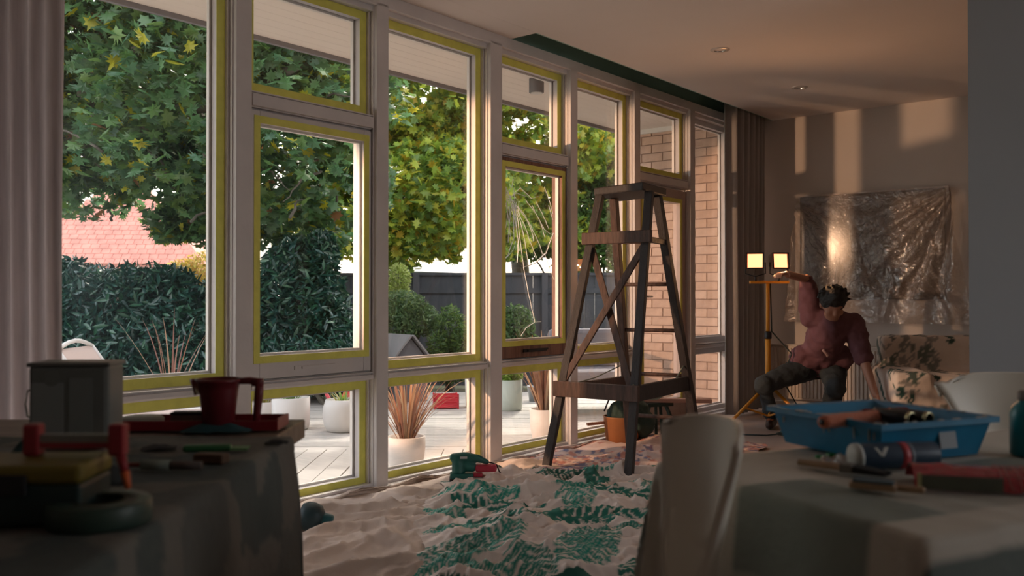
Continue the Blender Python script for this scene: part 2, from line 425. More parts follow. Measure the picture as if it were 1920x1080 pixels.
# ---------------------------------------------------------------- eave, its lamp and the brick wall outside
M_soff = mat('soffit_board', (.74,.66,.58), .8)
so = empty('trim_13'); struct(so, 'pale boarded soffit over the deck')
EX = -4.93; SZ = 2.76
nb = 9
for k in range(nb):
    xa = -D-.19-k*((-EX-D-.19)/nb); xb = -D-.19-(k+1)*((-EX-D-.19)/nb)+.0012
    MB().span((xb, -2.5, SZ), (xa, 8.2, SZ+.02)).build('soffit_board', M_soff, so)
fa = MB().span((EX-.03,-2.5,SZ-.03), (EX,8.2,SZ+.16)); fa.span((EX-.09,-2.5,SZ+.06), (EX-.03,8.2,SZ+.15))
struct(fa.build('trim_14', mat('fascia_grey', (.20,.19,.20), .6)))
struct(MB().span((EX,-2.5,SZ+.02), (-D-.105,8.6,SZ+.3)).build('roof_slab', M_dark))
lp = thing('ceiling_lamp', 'dark grey cylinder lamp under the eave outside the windows', 'lamp', Q(1006, 150, 6.98) + Vector((0,0,0)))
lp.location.z = SZ
MB().lathe([(.055,-.11),(.058,-.105),(.058,0)], n=28).build('lamp_housing', mat('lamp_grey', (.12,.12,.13), .5), lp, smooth=True, bev=.002)
MB().lathe([(.046,-.112),(.046,-.108)], n=28).build('diffuser', mat('lamp_glass', (.6,.58,.55), .4), lp)

# brick wall: every brick a part
bw = struct(empty('wall_brick', (0,0,0)), 'tan brick return wall outside the glazed door')
BW = 7.93; bx0, bx1 = -4.87, -D-.2
MB().span((bx0+.012, BW+.012, -.1), (bx1+.2, BW+.22, SZ)).build('mortar', mat('mortar', (.36,.25,.20), .9), bw)
M_br = mat('tan_brick', (.56,.38,.28), .85, var=.12, vscale=7, bump=.5, bscale=30)
M_br2 = mat('tan_brick_dark', (.52,.35,.26), .85, var=.12, vscale=9, bump=.5, bscale=30)
M_br3 = mat('pale_brick', (.60,.42,.32), .85, var=.10, vscale=9, bump=.5, bscale=30)
brick_me = {}
z = -.06; course = 0
while z < SZ-.03:
    hgt = min(.076, SZ-.03-z); x = bx0 - (.115 if course % 2 else 0)
    while x < bx1+.1:
        xa, xb = max(x, bx0), min(x+.23, bx1+.16)
        if xb-xa > .03:
            mm = random.choice((M_br, M_br, M_br2, M_br3)); key = (round(xb-xa, 3), round(hgt, 3), mm.name)
            if key not in brick_me:
                o = MB().span((0,0,0), (xb-xa, .11, hgt)).build('brick', mm, bw); brick_me[key] = o.data
            else:
                o = bpy.data.objects.new('brick', brick_me[key]); C.objects.link(o); o.parent = bw
            o.location = (xa, BW+random.uniform(-.003,.003), z)
        x += .24
    z += .086; course += 1
MB().span((bx0-.02, BW-.03, SZ-.045), (bx1, BW+.01, SZ)).build('cornice', M_white, bw)
# ================================================================== GARDEN
DZ = -.05   # deck surface
# deck boards: a near band running away at 45 degrees, the far part laid across it
M_deck = mat('deck_board', (.50,.47,.43), .7, var=.08, vscale=3, stretch=(1,12,4), bump=.25, bscale=30)
M_deck2 = mat('deck_board_grey', (.46,.435,.40), .7, var=.08, vscale=3, stretch=(1,12,4), bump=.25, bscale=30)
dk = struct(empty('deck', (0,0,0)), 'pale timber deck outside the windows')
SEAM = 6.72
def clip_house(poly, xmax):
    out = []
    for i in range(len(poly)):
        a_, b_ = poly[i], poly[(i+1) % len(poly)]
        ina, inb = a_.x <= xmax, b_.x <= xmax
        if ina: out.append(a_)
        if ina != inb:
            t = (xmax-a_.x)/(b_.x-a_.x); out.append(a_.lerp(b_, t))
    return out
def board(p0, p1, w, name='board'):
    d = (p1-p0).normalized(); n = Vector((-d.y, d.x, 0))
    poly = clip_house([p0-n*w/2, p1-n*w/2, p1+n*w/2, p0+n*w/2], -D-.19)
    if len(poly) < 3: return
    m_ = len(poly); b = MB(); dz = random.uniform(-.0015, .0015)
    b.v = [Vector((p.x,p.y,DZ+dz)) for p in poly]+[Vector((p.x,p.y,DZ-.03)) for p in poly]
    ar = sum(poly[i].x*poly[(i+1)%m_].y-poly[(i+1)%m_].x*poly[i].y for i in range(m_))
    b.f = [tuple(range(m_)) if ar > 0 else tuple(range(m_))[::-1]] + [(i, (i+1)%m_, (i+1)%m_+m_, i+m_) for i in range(m_)]
    b.build(name, random.choice((M_deck, M_deck, M_deck2)), dk)
# all in eye-aligned measures: the seam is a line across the view at SEAM metres
PW = .137
k = -30
while k < 22:
    lat = k*(PW+.007)
    board(W(lat, 2.0), W(lat-.0, SEAM-.004), PW); k += 1
board(W(-6.2, SEAM+.06), W(2.6, SEAM+.06), .12)
for k in range(27):
    dp_ = SEAM+.125+.07+k*(PW+.007)
    board(W(-7.5, dp_), W(5.5, dp_), PW)
struct(MB().span((-D-.2,-6,-.4), (-D-.15,BY+2,-.09)).build('trim_15', M_dark))
dj = MB(); p_ = [W(-7.5,1.5), W(-7.5,10.5), W(5.5,10.5), W(3.0,7)]
dj.v = [Vector((min(p.x,-D-.2),p.y,DZ-.032)) for p in p_]; dj.f = [(0,3,2,1)]
struct(dj.build('deck_joists', M_dark))
gr = MB().grid(lambda u, v: ((-D-.2)-u*45, -12+v*70, -.30+.05*noise.noise(Vector((u*9,v*13,0)))), 40, 50)
struct(gr.build('ground', mat('garden_soil', (.13,.10,.07), .95, col2=(.10,.13,.05), vscale=2, bump=.4), smooth=True))

# ---------------------------------------------------------------- leaves
def rotmats(n, tilt=1.0, face=None):
    a = RNG.normal(size=(n, 3)); 
    if face is not None: a = a*tilt + np.array(face)[None, :]
    nz = a/np.linalg.norm(a, axis=1, keepdims=True)
    h = RNG.normal(size=(n, 3)); x = np.cross(h, nz); x /= np.linalg.norm(x, axis=1, keepdims=True); y = np.cross(nz, x)
    return np.stack([x, y, nz], axis=2)
def leaf_cloud(name, tv, tf, pos, size, m, cols, parent=None, face=None, tilt=1.0):
    n = len(pos); Rm = rotmats(n, tilt, face)
    tv = np.array(tv, float); tf = np.array(tf)
    v = np.einsum('nij,kj->nki', Rm, tv)*np.asarray(size).reshape(-1,1,1)+pos[:, None, :]
    f = tf[None]+(np.arange(n)*len(tv))[:, None, None]
    c = np.repeat(cols, len(tv), axis=0)
    return np_mesh(name, v.reshape(-1,3), f.reshape(-1, tf.shape[1]), m, c, parent)
maple = [(0,-.5,0)]
for a_, r_ in ((-60,.28),(-35,.42),(-8,.25),(12,.55),(40,.27),(62,.5),(76,.26),(90,.62),(104,.26),(118,.5),(140,.27),(168,.55),(188,.25),(215,.42),(240,.28)):
    maple.append((math.cos(R(a_))*r_, math.sin(R(a_))*r_, -.10*abs(math.cos(R(a_)))-.05*math.sin(R(a_))))
maple_c = [(0,0,.03)]+maple; MF = [(0,i,i+1) for i in range(1,len(maple_c)-1)]+[(0,len(maple_c)-1,1)]
small = [(0,-.5,0),(.22,-.1,-.05),(0,.5,0),(-.22,-.1,-.05),(0,0,.05)]; SF = [(4,0,1),(4,1,2),(4,2,3),(4,3,0)]
lance = [(0,-.55,0),(.14,-.1,-.05),(.10,.25,-.05),(0,.55,-.08),(-.10,.25,-.05),(-.14,-.1,-.05),(0,0,.03)]
LF = [(6,i,(i+1)%6) for i in range(6)]
M_maple = mat('maple_leaf', (.1,.2,.03), .38, attr='col', trans=.5, spec=.7)
M_laurel = mat('laurel_leaf', (.03,.08,.04), .30, attr='col', trans=.15, spec=.8)
M_shrub = mat('shrub_leaf', (.1,.2,.03), .5, attr='col', trans=.4)
M_bark = mat('bark', (.13,.115,.09), .9, var=.3, vscale=9, stretch=(1,1,.3), bump=.8, bscale=25)

def blobs_pos(blobs, n):
    """points scattered in the outer layers of ellipsoids"""
    ws = np.array([b[1][0]*b[1][1]+b[1][0]*b[1][2]+b[1][1]*b[1][2] for b in blobs]); ws = ws/ws.sum()
    idx = RNG.choice(len(blobs), n, p=ws)
    d = RNG.normal(size=(n,3)); d /= np.linalg.norm(d, axis=1, keepdims=True)
    r = RNG.uniform(.35, 1.0, n)**.5
    c = np.array([b[0] for b in blobs])[idx]; rad = np.array([b[1] for b in blobs])[idx]
    # blobs are given in eye-aligned axes: lateral, depth, height
    q = d*r[:, None]*rad
    p = np.zeros((n,3)); p[:,0] = q[:,0]*RT.x+q[:,1]*FW.x; p[:,1] = q[:,0]*RT.y+q[:,1]*FW.y; p[:,2] = q[:,2]
    return p+c, r
def mixcol(n, cols, jit=.25):
    cols = np.array(cols); i = RNG.integers(0, len(cols), n)
    return cols[i]*RNG.uniform(1-jit, 1+jit, (n,1))

# big maple whose crown hangs over the deck
tree = thing('maple_tree', 'big spreading maple with dark lobed leaves filling the left panes', 'tree', W(-3.83, 12.5, -.3))
tb = MB()
def limb(pts, r0, r1, n=9):
    P = [Vector(p) for p in pts]; out = []
    for i in range(len(P)-1):
        for k in range(4):
            t = k/4; out.append(P[i].lerp(P[i+1], t)+Vector((random.uniform(-.03,.03),random.uniform(-.03,.03),0))*(1 if k else 0))
    out.append(P[-1]); m_ = len(out)
    tb.tube(out, [r0+(r1-r0)*i/(m_-1) for i in range(m_)], n)
limb([W(-3.83,12.5,-.3), W(-3.86,12.4,1.4), W(-3.85,12.0,2.5), W(-4.1,11.3,3.6)], .22, .17)
limb([W(-3.85,12.0,2.5), Q(200,300,10.8), Q(150,270,10.5), Q(165,140,9.6), Q(205,20,9.2)], .14, .07)
limb([W(-3.87,12.2,2.2), Q(300,320,11), Q(210,258,10.3), Q(320,212,9.4), Q(420,190,8.8), Q(560,120,8.6)], .12, .045)
limb([Q(165,140,9.6), Q(240,95,9.2), Q(330,70,9)], .05, .02)
limb([W(-4.3,11.2,3.6), W(-2.5,11.5,4.6), W(0,12.5,5.2), W(2.2,13,5.0)], .15, .05)
limb([W(-4.3,11.2,3.6), W(-4.6,10,5.2), W(-4,9,6.5)], .15, .05)
for k in range(46):
    a_ = Q(random.uniform(120,640), random.uniform(40,420), random.uniform(9,12.5)); b_ = a_+Vector((random.uniform(-.7,.7),random.uniform(-.5,.5),random.uniform(-.5,.4)))
    limb([a_, a_.lerp(b_,.5)+Vector((0,0,.08)), b_], .018, .005, 5)
tb.build('trunk', M_bark, tree, smooth=True, local=False)
bl = []
def blob(px, py, dep, rl, rd, rz): bl.append((tuple(Q(px,py,dep)), (rl, rd, rz)))
for px, py, dp_, s in ((130,120,10,1.3),(260,60,9.4,1.2),(380,110,9,1.25),(210,200,10.5,1.3),(340,250,10,1.25),(120,270,11,.9),(460,180,9.6,1.2),(560,130,9.2,1.1),(620,180,9.4,.9),
                       (520,300,10.2,1.25),(610,350,10.6,.85),(400,350,11,1.0),(60,60,9.8,1.3),(60,220,10.5,1.2),(480,40,9,1.2),(330,-40,9,1.4),(150,-60,9,1.4),(560,420,11.4,.8),(460,420,12,.65),(370,400,12.5,.5),(345,330,11.3,.9),(400,400,11.3,.75),(300,300,11,.9),(185,375,11.5,.55),(250,390,11.5,.35),(330,420,11.4,.4)):
    blob(px, py, dp_, s, s*.9, s*.62)
# mostly unseen leaf clumps added on the long bough to shade the far deck
for l_, d_, z_, s in ((-.2,12.2,4.9,1.1),(1.0,11.6,4.8,1.1),(2.2,11.8,5.0,1.2),(3.3,11.2,5.0,1.2),(1.6,10.3,4.7,.9),(2.9,10.1,4.8,1.0)): bl.append((tuple(W(l_,d_,z_)), (s,s*.8,s*.5)))
def thin(p, r, cols=None):
    rel = p[:, :2]; dep = rel@np.array([FW.x,FW.y]); lat = rel@np.array([RT.x,RT.y])
    return lat, dep
pos, rr_ = blobs_pos(bl, 52000)
# clumps: keep leaves where a coarse noise is high, so light breaks through in gaps
kp = np.array([noise.noise(Vector((x*1.3,y*1.3,z_*1.9))) + .5*noise.noise(Vector((x*3.1,y*3.1,z_*3.7))) > -.08 for x, y, z_ in pos])
pos = pos[kp]; n = len(pos)
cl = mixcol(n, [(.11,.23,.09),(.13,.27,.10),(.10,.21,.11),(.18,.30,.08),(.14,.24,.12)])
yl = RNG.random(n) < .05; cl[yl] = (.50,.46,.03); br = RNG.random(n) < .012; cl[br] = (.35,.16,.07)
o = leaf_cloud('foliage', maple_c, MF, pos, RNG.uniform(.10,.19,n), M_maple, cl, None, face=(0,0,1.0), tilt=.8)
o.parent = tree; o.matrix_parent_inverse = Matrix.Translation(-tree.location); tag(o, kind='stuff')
# the leaves that hang nearest, each one its own part
lf = MB(); lf.v = [Vector(v) for v in maple_c]; lf.f = MF
lme = []
for ci, c_ in enumerate(((.07,.17,.06),(.09,.19,.05),(.06,.15,.07),(.45,.42,.04))):
    mm = mat('near_leaf_%d' % ci, c_, .4, trans=.4, spec=.6)
    o = lf.build('leaf', mm, tree) if ci == 0 else None
    me = o.data if o else lme[0].copy()
    if not o: me.materials.clear(); me.materials.append(mm)
    lme.append(me)
    if o: first_leaf = o
for k in range(240):
    o = first_leaf if k == 0 else bpy.data.objects.new('leaf', lme[random.choice((0,0,1,1,2,2,3) if random.random() < .5 else (0,1,2))])
    if k: C.objects.link(o); o.parent = tree
    p = Q(random.uniform(118,700), random.uniform(50,330), random.uniform(7.7,8.6))
    o.location = p-tree.location; s = random.uniform(.13,.20); o.scale = (s,s,s)
    o.rotation_euler = (random.uniform(-.9,1.0), random.uniform(-.6,.6), random.uniform(0,6.28))

# sunlit maple further right, yellow-green against the sun
t2 = thing('maple_tree', 'sunlit yellow-green maple behind the middle panes, backlit', 'tree', W(.2, 17.5, -.3))
tb = MB(); limb([W(.2,17.5,-.3), W(.1,17.3,2.2), W(-.3,17,4.2), W(-.8,16.5,6)], .2, .09); limb([W(.1,17.3,2.2), W(1.1,17,4), W(2,16.5,5)], .12, .04)
limb([W(.1,17.2,1.9), W(-1.2,16.6,3.2), W(-2,16,4)], .1, .04)
tb.build('trunk', M_bark, t2, smooth=True, local=False)
bl = []
for px, py, dp_, s in ((760,210,14.5,1.5),(840,170,15,1.5),(780,320,14.5,1.3),(740,360,14,1.1),(820,350,14.2,1.2),(700,420,14,.9),(640,400,13.5,.9),(860,290,15,1.3),(930,240,15.5,1.4),(1000,220,16,1.4),(1090,260,16.5,1.3),(760,420,14.5,1.0),(830,400,15,1.1),(900,370,15.5,1.1),
                       (980,330,16,1.2),(1060,330,16.5,1.0),(1130,300,17,1.0),(800,60,15,1.6),(950,90,16,1.6),(690,330,14.5,1.1),(700,180,14.5,1.3),(1130,390,17.5,.9),(745,445,14.3,.75),(800,440,14.6,.7),(930,440,15,.7),(990,440,15.5,.7),(1060,455,16,.7),(870,425,15,.7),(600,180,15,1.3)):
    blob(px, py, dp_, s, s*.8, s*.75)
pos, _ = blobs_pos(bl, 58000)
kp = np.array([noise.noise(Vector((x*1.1,y*1.1,z_*1.5))) + .5*noise.noise(Vector((x*2.7,y*2.7,z_*3.2))) > -.14 for x, y, z_ in pos]); pos = pos[kp]; n = len(pos)
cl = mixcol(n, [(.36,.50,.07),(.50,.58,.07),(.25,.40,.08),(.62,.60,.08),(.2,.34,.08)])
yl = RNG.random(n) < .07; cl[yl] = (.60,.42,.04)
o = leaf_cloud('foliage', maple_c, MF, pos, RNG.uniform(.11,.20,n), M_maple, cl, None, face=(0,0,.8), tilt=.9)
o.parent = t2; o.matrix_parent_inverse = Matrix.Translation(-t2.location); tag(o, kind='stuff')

def shrub(name, label, cat, base, blobs, n, tv, tf, size, m, cols, jit=.3, group=None, stems=5, face=(0,0,.6)):
    t = thing(name, label, cat, base, group=group)
    global tb; tb = MB()
    for k in range(stems):
        c_ = Vector(blobs[k % len(blobs)][0]); limb([base+Vector((random.uniform(-.1,.1),random.uniform(-.1,.1),0)), base.lerp(c_,.6), c_], .03, .012, 6)
    tb.build('stem', M_bark, t, smooth=True, local=False)
    pos, r = blobs_pos(blobs, n); pos = pos[pos[:,2] > -.28]
    o = leaf_cloud('foliage', tv, tf, pos, RNG.uniform(size[0], size[1], len(pos)), m, mixcol(len(pos), cols, jit), None, face=face)
    o.parent = t; o.matrix_parent_inverse = Matrix.Translation(-t.location); tag(o, kind='stuff'); return t
def B(px, py, dep, rl, rd, rz): return (tuple(Q(px,py,dep)), (rl, rd, rz))
dcol = [(.022,.085,.065),(.03,.10,.07),(.018,.075,.06),(.035,.12,.065)]
shrub('laurel_hedge', 'dark blue-green laurel hedge outside the leftmost large pane', 'hedge', Q(260,740,10.6)*Vector((1,1,0))+Vector((0,0,-.3)) if False else W(-4.3,10.6,-.3),
      [B(60,640,10.8,1.1,.7,.85), B(170,610,10.8,1.1,.7,.72), B(260,590,10.7,1.0,.7,.62), B(320,540,11,.35,.4,.28), B(370,620,10.7,1.0,.7,.62), B(125,520,11,.35,.4,.25), B(180,690,10.2,1.0,.5,.6), B(300,690,10.2,1.1,.5,.6), B(400,690,10.2,.8,.5,.55), B(60,700,10.2,1,.5,.6)],
      26000, lance, LF, (.10,.17), M_laurel, dcol, face=(0,0,.5))
shrub('laurel_bush', 'rounded dark laurel bush outside the taped sash window', 'bush', W(-2.4,10.2,-.3),
      [B(520,590,10.3,.72,.6,.68), B(588,585,10.3,.42,.5,.62), B(470,620,10.2,.6,.5,.6), B(560,490,10.4,.40,.4,.3), B(600,650,10.2,.55,.5,.5), B(520,680,10,.7,.5,.5), B(600,480,10.3,.22,.3,.32)],
      15000, lance, LF, (.09,.16), M_laurel, dcol+[(.05,.13,.07)], face=(0,0,.5))
shrub('golden_bush', 'yellow flowering bush beyond the laurel hedge', 'bush', Q(395,560,15)*Vector((1,1,0))+Vector((0,0,-.3)),
      [B(395,505,15,.48,.4,.32), B(350,520,15,.42,.4,.32), B(440,500,15,.4,.3,.3)], 3000, small, SF, (.05,.1), M_shrub, [(.55,.40,.08),(.45,.42,.10),(.5,.3,.08)])
shrub('conifer', 'small bright yellow-green conifer in front of the grey fence', 'bush', Q(748,560,12)*Vector((1,1,0))+Vector((0,0,-.3)),
      [B(748,525,12,.16,.16,.24), B(748,565,12,.2,.2,.25)], 3200, small, SF, (.03,.06), M_shrub, [(.42,.50,.14),(.5,.55,.2),(.35,.45,.1)])
shrub('feathery_shrub', 'grey-green feathery shrub below the bright conifer', 'bush', Q(755,600,11.6)*Vector((1,1,0))+Vector((0,0,-.3)),
      [B(755,580,11.6,.35,.3,.25), B(790,600,11.6,.25,.3,.22), B(740,620,11.4,.3,.3,.3)], 5000, lance, LF, (.04,.08), M_shrub, [(.12,.2,.07),(.16,.24,.09),(.08,.15,.06)])
shrub('pointed_shrub', 'upright green shrub before the fence, right of the playhouse', 'bush', Q(845,640,11.4)*Vector((1,1,0))+Vector((0,0,-.3)),
      [B(845,620,11.4,.2,.2,.33), B(868,640,11.3,.16,.2,.22), B(822,650,11.3,.16,.2,.2), B(845,690,11.2,.3,.25,.2)], 4500, lance, LF, (.04,.08), M_shrub, [(.11,.20,.05),(.17,.26,.06),(.07,.14,.05)])
shrub('round_shrub', 'soft dark green shrub seen through the cracked pane', 'bush', Q(968,620,11)*Vector((1,1,0))+Vector((0,0,-.3)),
      [B(965,610,11,.26,.22,.26), B(950,650,11,.2,.2,.25), B(985,650,11,.2,.2,.2)], 3500, small, SF, (.04,.08), M_shrub, [(.09,.17,.06),(.13,.22,.07),(.06,.12,.05)])
shrub('dark_shrub', 'low dark foliage behind the white pots', 'bush', Q(640,730,9.4)*Vector((1,1,0))+Vector((0,0,-.3)),
      [B(640,690,9.6,.5,.3,.3), B(560,690,9.6,.5,.3,.3)], 5000, lance, LF, (.07,.13), M_laurel, dcol)
shrub('bay_tree', 'dense dark green shrub beyond the fence at the right panes', 'tree', Q(1140,560,16.5)*Vector((1,1,0))+Vector((0,0,-.3)),
      [B(1130,420,16.5,1.0,.7,.8), B(1190,360,16.5,.9,.7,.8), B(1060,440,16.5,.8,.6,.5), B(980,450,16.5,.8,.6,.4), B(1140,500,16.5,1,.6,.5)], 9000, small, SF, (.10,.18), M_shrub, [(.05,.12,.04),(.08,.17,.04),(.12,.22,.05)])

# ---------------------------------------------------------------- fence, boards one by one
fn = thing('fence', 'charcoal board fence along the back of the garden', 'fence', W(-1.5, 13.8, -.3), YAW+R(-2))
M_fence = mat('fence_charcoal', (.055,.06,.07), .75, var=.18, vscale=3, stretch=(4,4,.6), bump=.3)
M_fpost = mat('fence_post', (.075,.075,.085), .75)
fl = 1.79
first = None
for k in range(52):
    x = -1.9+k*.155
    if first is None:
        first = MB().span((0,-.01,0), (.153,.01,fl-.12)).build('board', M_fence, fn); o = first
    else:
        o = first.copy(); C.objects.link(o); o.parent = fn
    o.location = (x, random.uniform(-.004,.004), .03)
for k in range(5): MB().span((-1.9+k*1.95-.045,-.07,0), (-1.9+k*1.95+.045,.0-.012,fl-.05)).build('post', M_fpost, fn)
MB().span((-1.95,-.05,fl-.09), (6.2,.05,fl-.05)).build('capping', M_fence, fn)
MB().span((-1.9,-.04,fl-.36), (6.1,-.011,fl-.28)).build('rail', M_fence, fn)
# neighbour's shed roof just over the fence
sh = thing('shed', 'low pale metal shed roof peeping over the fence', 'shed', Q(800, 500, 16.5)*Vector((1,1,0))+Vector((0,0,-.3)), YAW)
MB().span((-.9,-.6,0), (.8,.6,1.72)).build('wall', mat('shed_wall', (.35,.35,.36), .7), sh)
s_ = MB(); s_.box((-.05,0,1.86), (1.9,1.5,.04), Euler((R(5),R(2),0))); s_.build('roof', mat('pale_metal', (.30,.33,.36), .5), sh)
# neighbour's house, pink tiled hip roof
M_tile = mat('pink_roof_tile', (.52,.22,.17), .85, var=.2, vscale=3)
hs = thing('house', 'neighbouring brick house with pink tiled roof behind the hedge', 'house', Q(215,560,26)*Vector((1,1,0))+Vector((0,0,-.3)), YAW+R(8))
MB().span((-3.0,0,0), (2.2,6,2.4)).build('wall', mat('house_wall', (.50,.36,.26), .9, var=.1), hs)
rt = []
r_ = MB(); r_.v = [Vector(p) for p in ((-3.4,-.5,2.3),(2.6,-.5,2.3),(2.6,6.5,2.3),(-3.4,6.5,2.3),(-.9,3,4.9),(.1,3,4.9),(-3.4,-.5,2.15),(2.6,-.5,2.15),(2.6,6.5,2.15),(-3.4,6.5,2.15))]
r_.f = [(0,1,5,4),(1,2,5),(2,3,4,5),(3,0,4),(0,6,7,1),(1,7,8,2),(2,8,9,3),(3,9,6,0)]
rf = r_.build('roof', M_tile, hs)
tl = MB()
for j in range(17):   # courses of tiles on the slope that faces the deck
    z_ = 2.33+j*.15; y_ = -.5+j*.15*3.5/2.6; q = j/17.3
    xa, xb = -3.4+2.5*q, 2.6-2.5*q; nn = int((xb-xa)/.25)
    for i in range(nn):
        xc = xa+.125+i*.25
        tl.box((xc, y_+.09, z_+.035), (.225,.24,.03), Euler((R(36),0,0)))
o = tl.build('roof_tiles', M_tile, rf); tag(o, kind='stuff')
# playhouse
ph = thing('playhouse', 'small grey gabled playhouse behind the potted grass', 'playhouse', Q(750, 675, 9.9)*Vector((1,1,0))+Vector((0,0,-.3)), YAW+R(35))
M_ph = mat('playhouse_grey', (.11,.11,.12), .7); M_phr = mat('playhouse_roof', (.20,.19,.19), .7)
b = MB(); b.v = [Vector(p) for p in ((-.2,-.25,0),(.2,-.25,0),(.2,-.25,.7),(0,-.25,.93),(-.2,-.25,.7),(-.2,.25,0),(.2,.25,0),(.2,.25,.7),(0,.25,.93),(-.2,.25,.7))]
b.f = [(0,1,2,3,4),(9,8,7,6,5),(1,6,7,2),(0,4,9,5)]; b.build('body', M_ph, ph)
for s in (-1,1):
    MB().box((s*.125,0,.835), (.34,.58,.02), Euler((0,s*R(49),0))).build('roof_panel', M_phr, ph)
MB().lathe([(.09,-.004),(.09,.004)], (0,0,0), 20).xf(Matrix.Translation((0,-.252,.55)) @ Matrix.Rotation(PI/2,4,'X')).build('doorway', M_dark, ph)

# ---------------------------------------------------------------- pots and plants
M_pot = mat('white_pot', (.66,.63,.59), .45, var=.03, vscale=5)
M_potb = mat('cream_pot', (.66,.60,.55), .5, var=.05, vscale=6)
M_potg = mat('green_white_pot', (.55,.60,.52), .5)
M_soil = mat('potting_soil', (.05,.035,.025), .95, bump=.5)
def pot(prof, label, m, loc, blades=0, bh=(.4,.7), bw_=.008, cols=((.25,.13,.08),(.35,.2,.1),(.18,.12,.08)), spread=.5, cat='plant pot', droop=.5, name='potted_grass', group=None):
    t = thing(name, label, cat, loc, random.uniform(0,6), group=group)
    rtop, ztop = prof[-1]
    b = MB(); b.lathe(prof+[(rtop-.012, ztop+.002), (rtop-.014, ztop-.035), (.001, ztop-.036)], n=36, close=False); b.build('pot', m, t, smooth=True)
    MB().lathe([(rtop-.016, ztop-.034),(rtop*.5, ztop-.026),(.001, ztop-.024)], n=24, close=False).build('soil', M_soil, t, smooth=True)
    ms = [mat('blade_%s_%d' % (label[:6], i), c_, .5, trans=.35) for i, c_ in enumerate(cols)]
    mbs = [MB() for _ in ms]
    for k in range(blades):
        a_ = random.uniform(0, 6.28); rb = random.uniform(0, rtop*.45); L = random.uniform(*bh); sp = random.uniform(.1, 1)*spread
        b0 = Vector((math.cos(a_)*rb, math.sin(a_)*rb, ztop-.03)); dr = Vector((math.cos(a_), math.sin(a_), 0)); sd_ = Vector((-dr.y, dr.x, 0))
        mb = mbs[k % len(mbs)]; base = len(mb.v); ns = 7; dd = random.uniform(.2,1)*droop
        for i in range(ns+1):
            t_ = i/ns; p = b0+dr*(L*sp*t_+L*dd*.4*t_**3)+Vector((0,0,L*(t_*math.cos(sp*.9)-dd*.55*t_**3))); w = bw_*(1-t_**2*.9)*(.5+.5*min(1,t_*3+.4))
            mb.v += [p-sd_*w, p+Vector((0,0,.0))+dr*w*.4, p+sd_*w]
            if i:
                q = base+3*i; mb.f += [(q-3,q-2,q+1,q),(q-2,q-1,q+2,q+1)]
    for mb, m_ in zip(mbs, ms):
        if mb.v: mb.build('blade_tuft', m_, t, smooth=True)
    return t
def G(px, py, z=DZ):   # ground point seen at a picture position
    dep = FPX*(EYE-z)/(py-556); return W((px-960)/FPX*dep, dep, z)
red = ((.30,.13,.08),(.40,.22,.12),(.22,.12,.08),(.45,.30,.18))
tall = [(.075,0),(.095,.03),(.118,.12),(.122,.19),(.118,.235)]
pot([(.078,0),(.088,.01),(.112,.09),(.122,.17),(.121,.242)], 'cream tapered pot of bronze grass standing by the second mullion', M_potb, G(762,889), 95, (.35,.62), .007, red, .62, droop=.55)
pot([(.10,0),(.13,.01),(.155,.06),(.168,.14),(.160,.21),(.142,.268)], 'round-bellied white pot with green sprouts by the red watering can', M_pot, G(643,808), 40, (.08,.22), .006, ((.35,.42,.08),(.45,.35,.1),(.2,.35,.08)), .9, name='potted_sprouts', droop=.9)
pot([(.13,0),(.15,.01),(.158,.04),(.160,.27)], 'straight-sided white pot of short grass left of the round one', M_pot, G(546,804), 50, (.06,.16), .006, ((.2,.4,.08),(.15,.3,.06)), .6, name='potted_grass')
pot([(.08,0),(.09,.01),(.112,.12),(.118,.26)], 'tall cream pot of bronze grass seen through the cracked window bay', M_potb, G(1021,829), 70, (.4,.75), .009, red, .45, droop=.4)
p5 = pot([(.11,0),(.125,.01),(.13,.10),(.13,.30)], 'pale green pot holding a round leafy plant beyond the cracked window', M_potg, G(955,768), 0, name='potted_shrub')
ps, _ = blobs_pos([((0,0,.42),(.15,.15,.16)), ((0,0,.34),(.13,.13,.1))], 900)
o = leaf_cloud('foliage', small, SF, ps, RNG.uniform(.04,.07,len(ps)), M_shrub, mixcol(len(ps), [(.25,.42,.06),(.35,.5,.08),(.2,.35,.06)]), p5); tag(o, kind='stuff')
pot([(.13,0),(.14,.01),(.15,.30)], 'white pot half hidden behind the thick third mullion', M_pot, G(899,762), 20, (.3,.6), .008, red, .5)
p6 = pot([(.15,0),(.17,.02),(.19,.14),(.18,.30)], 'low pot of tall spiky bronze flax outside the leftmost pane', M_potb, W(-2.85,7.6,DZ), 13, (.5,.88), .008, ((.28,.14,.09),(.38,.18,.12),(.5,.3,.2),(.30,.15,.12)), .5, droop=.25, name='potted_flax')
pot([(.10,0),(.11,.02),(.13,.2)], 'small pot of yellow-green grass left of the straight white pot', M_potb, G(495,795), 60, (.25,.42), .005, ((.45,.40,.08),(.5,.3,.08),(.3,.35,.08)), .35, droop=.3)
sc_ = thing('garden_bucket', 'small galvanised bucket beside the pale green pot', 'bucket', G(1003,752))
MB().lathe([(.06,0),(.085,.16),(.09,.16),(.088,.165)], n=24, close=False).build('pail', mat('galvanised', (.5,.53,.55), .4, metal=.7), sc_, smooth=True, thick=.003)

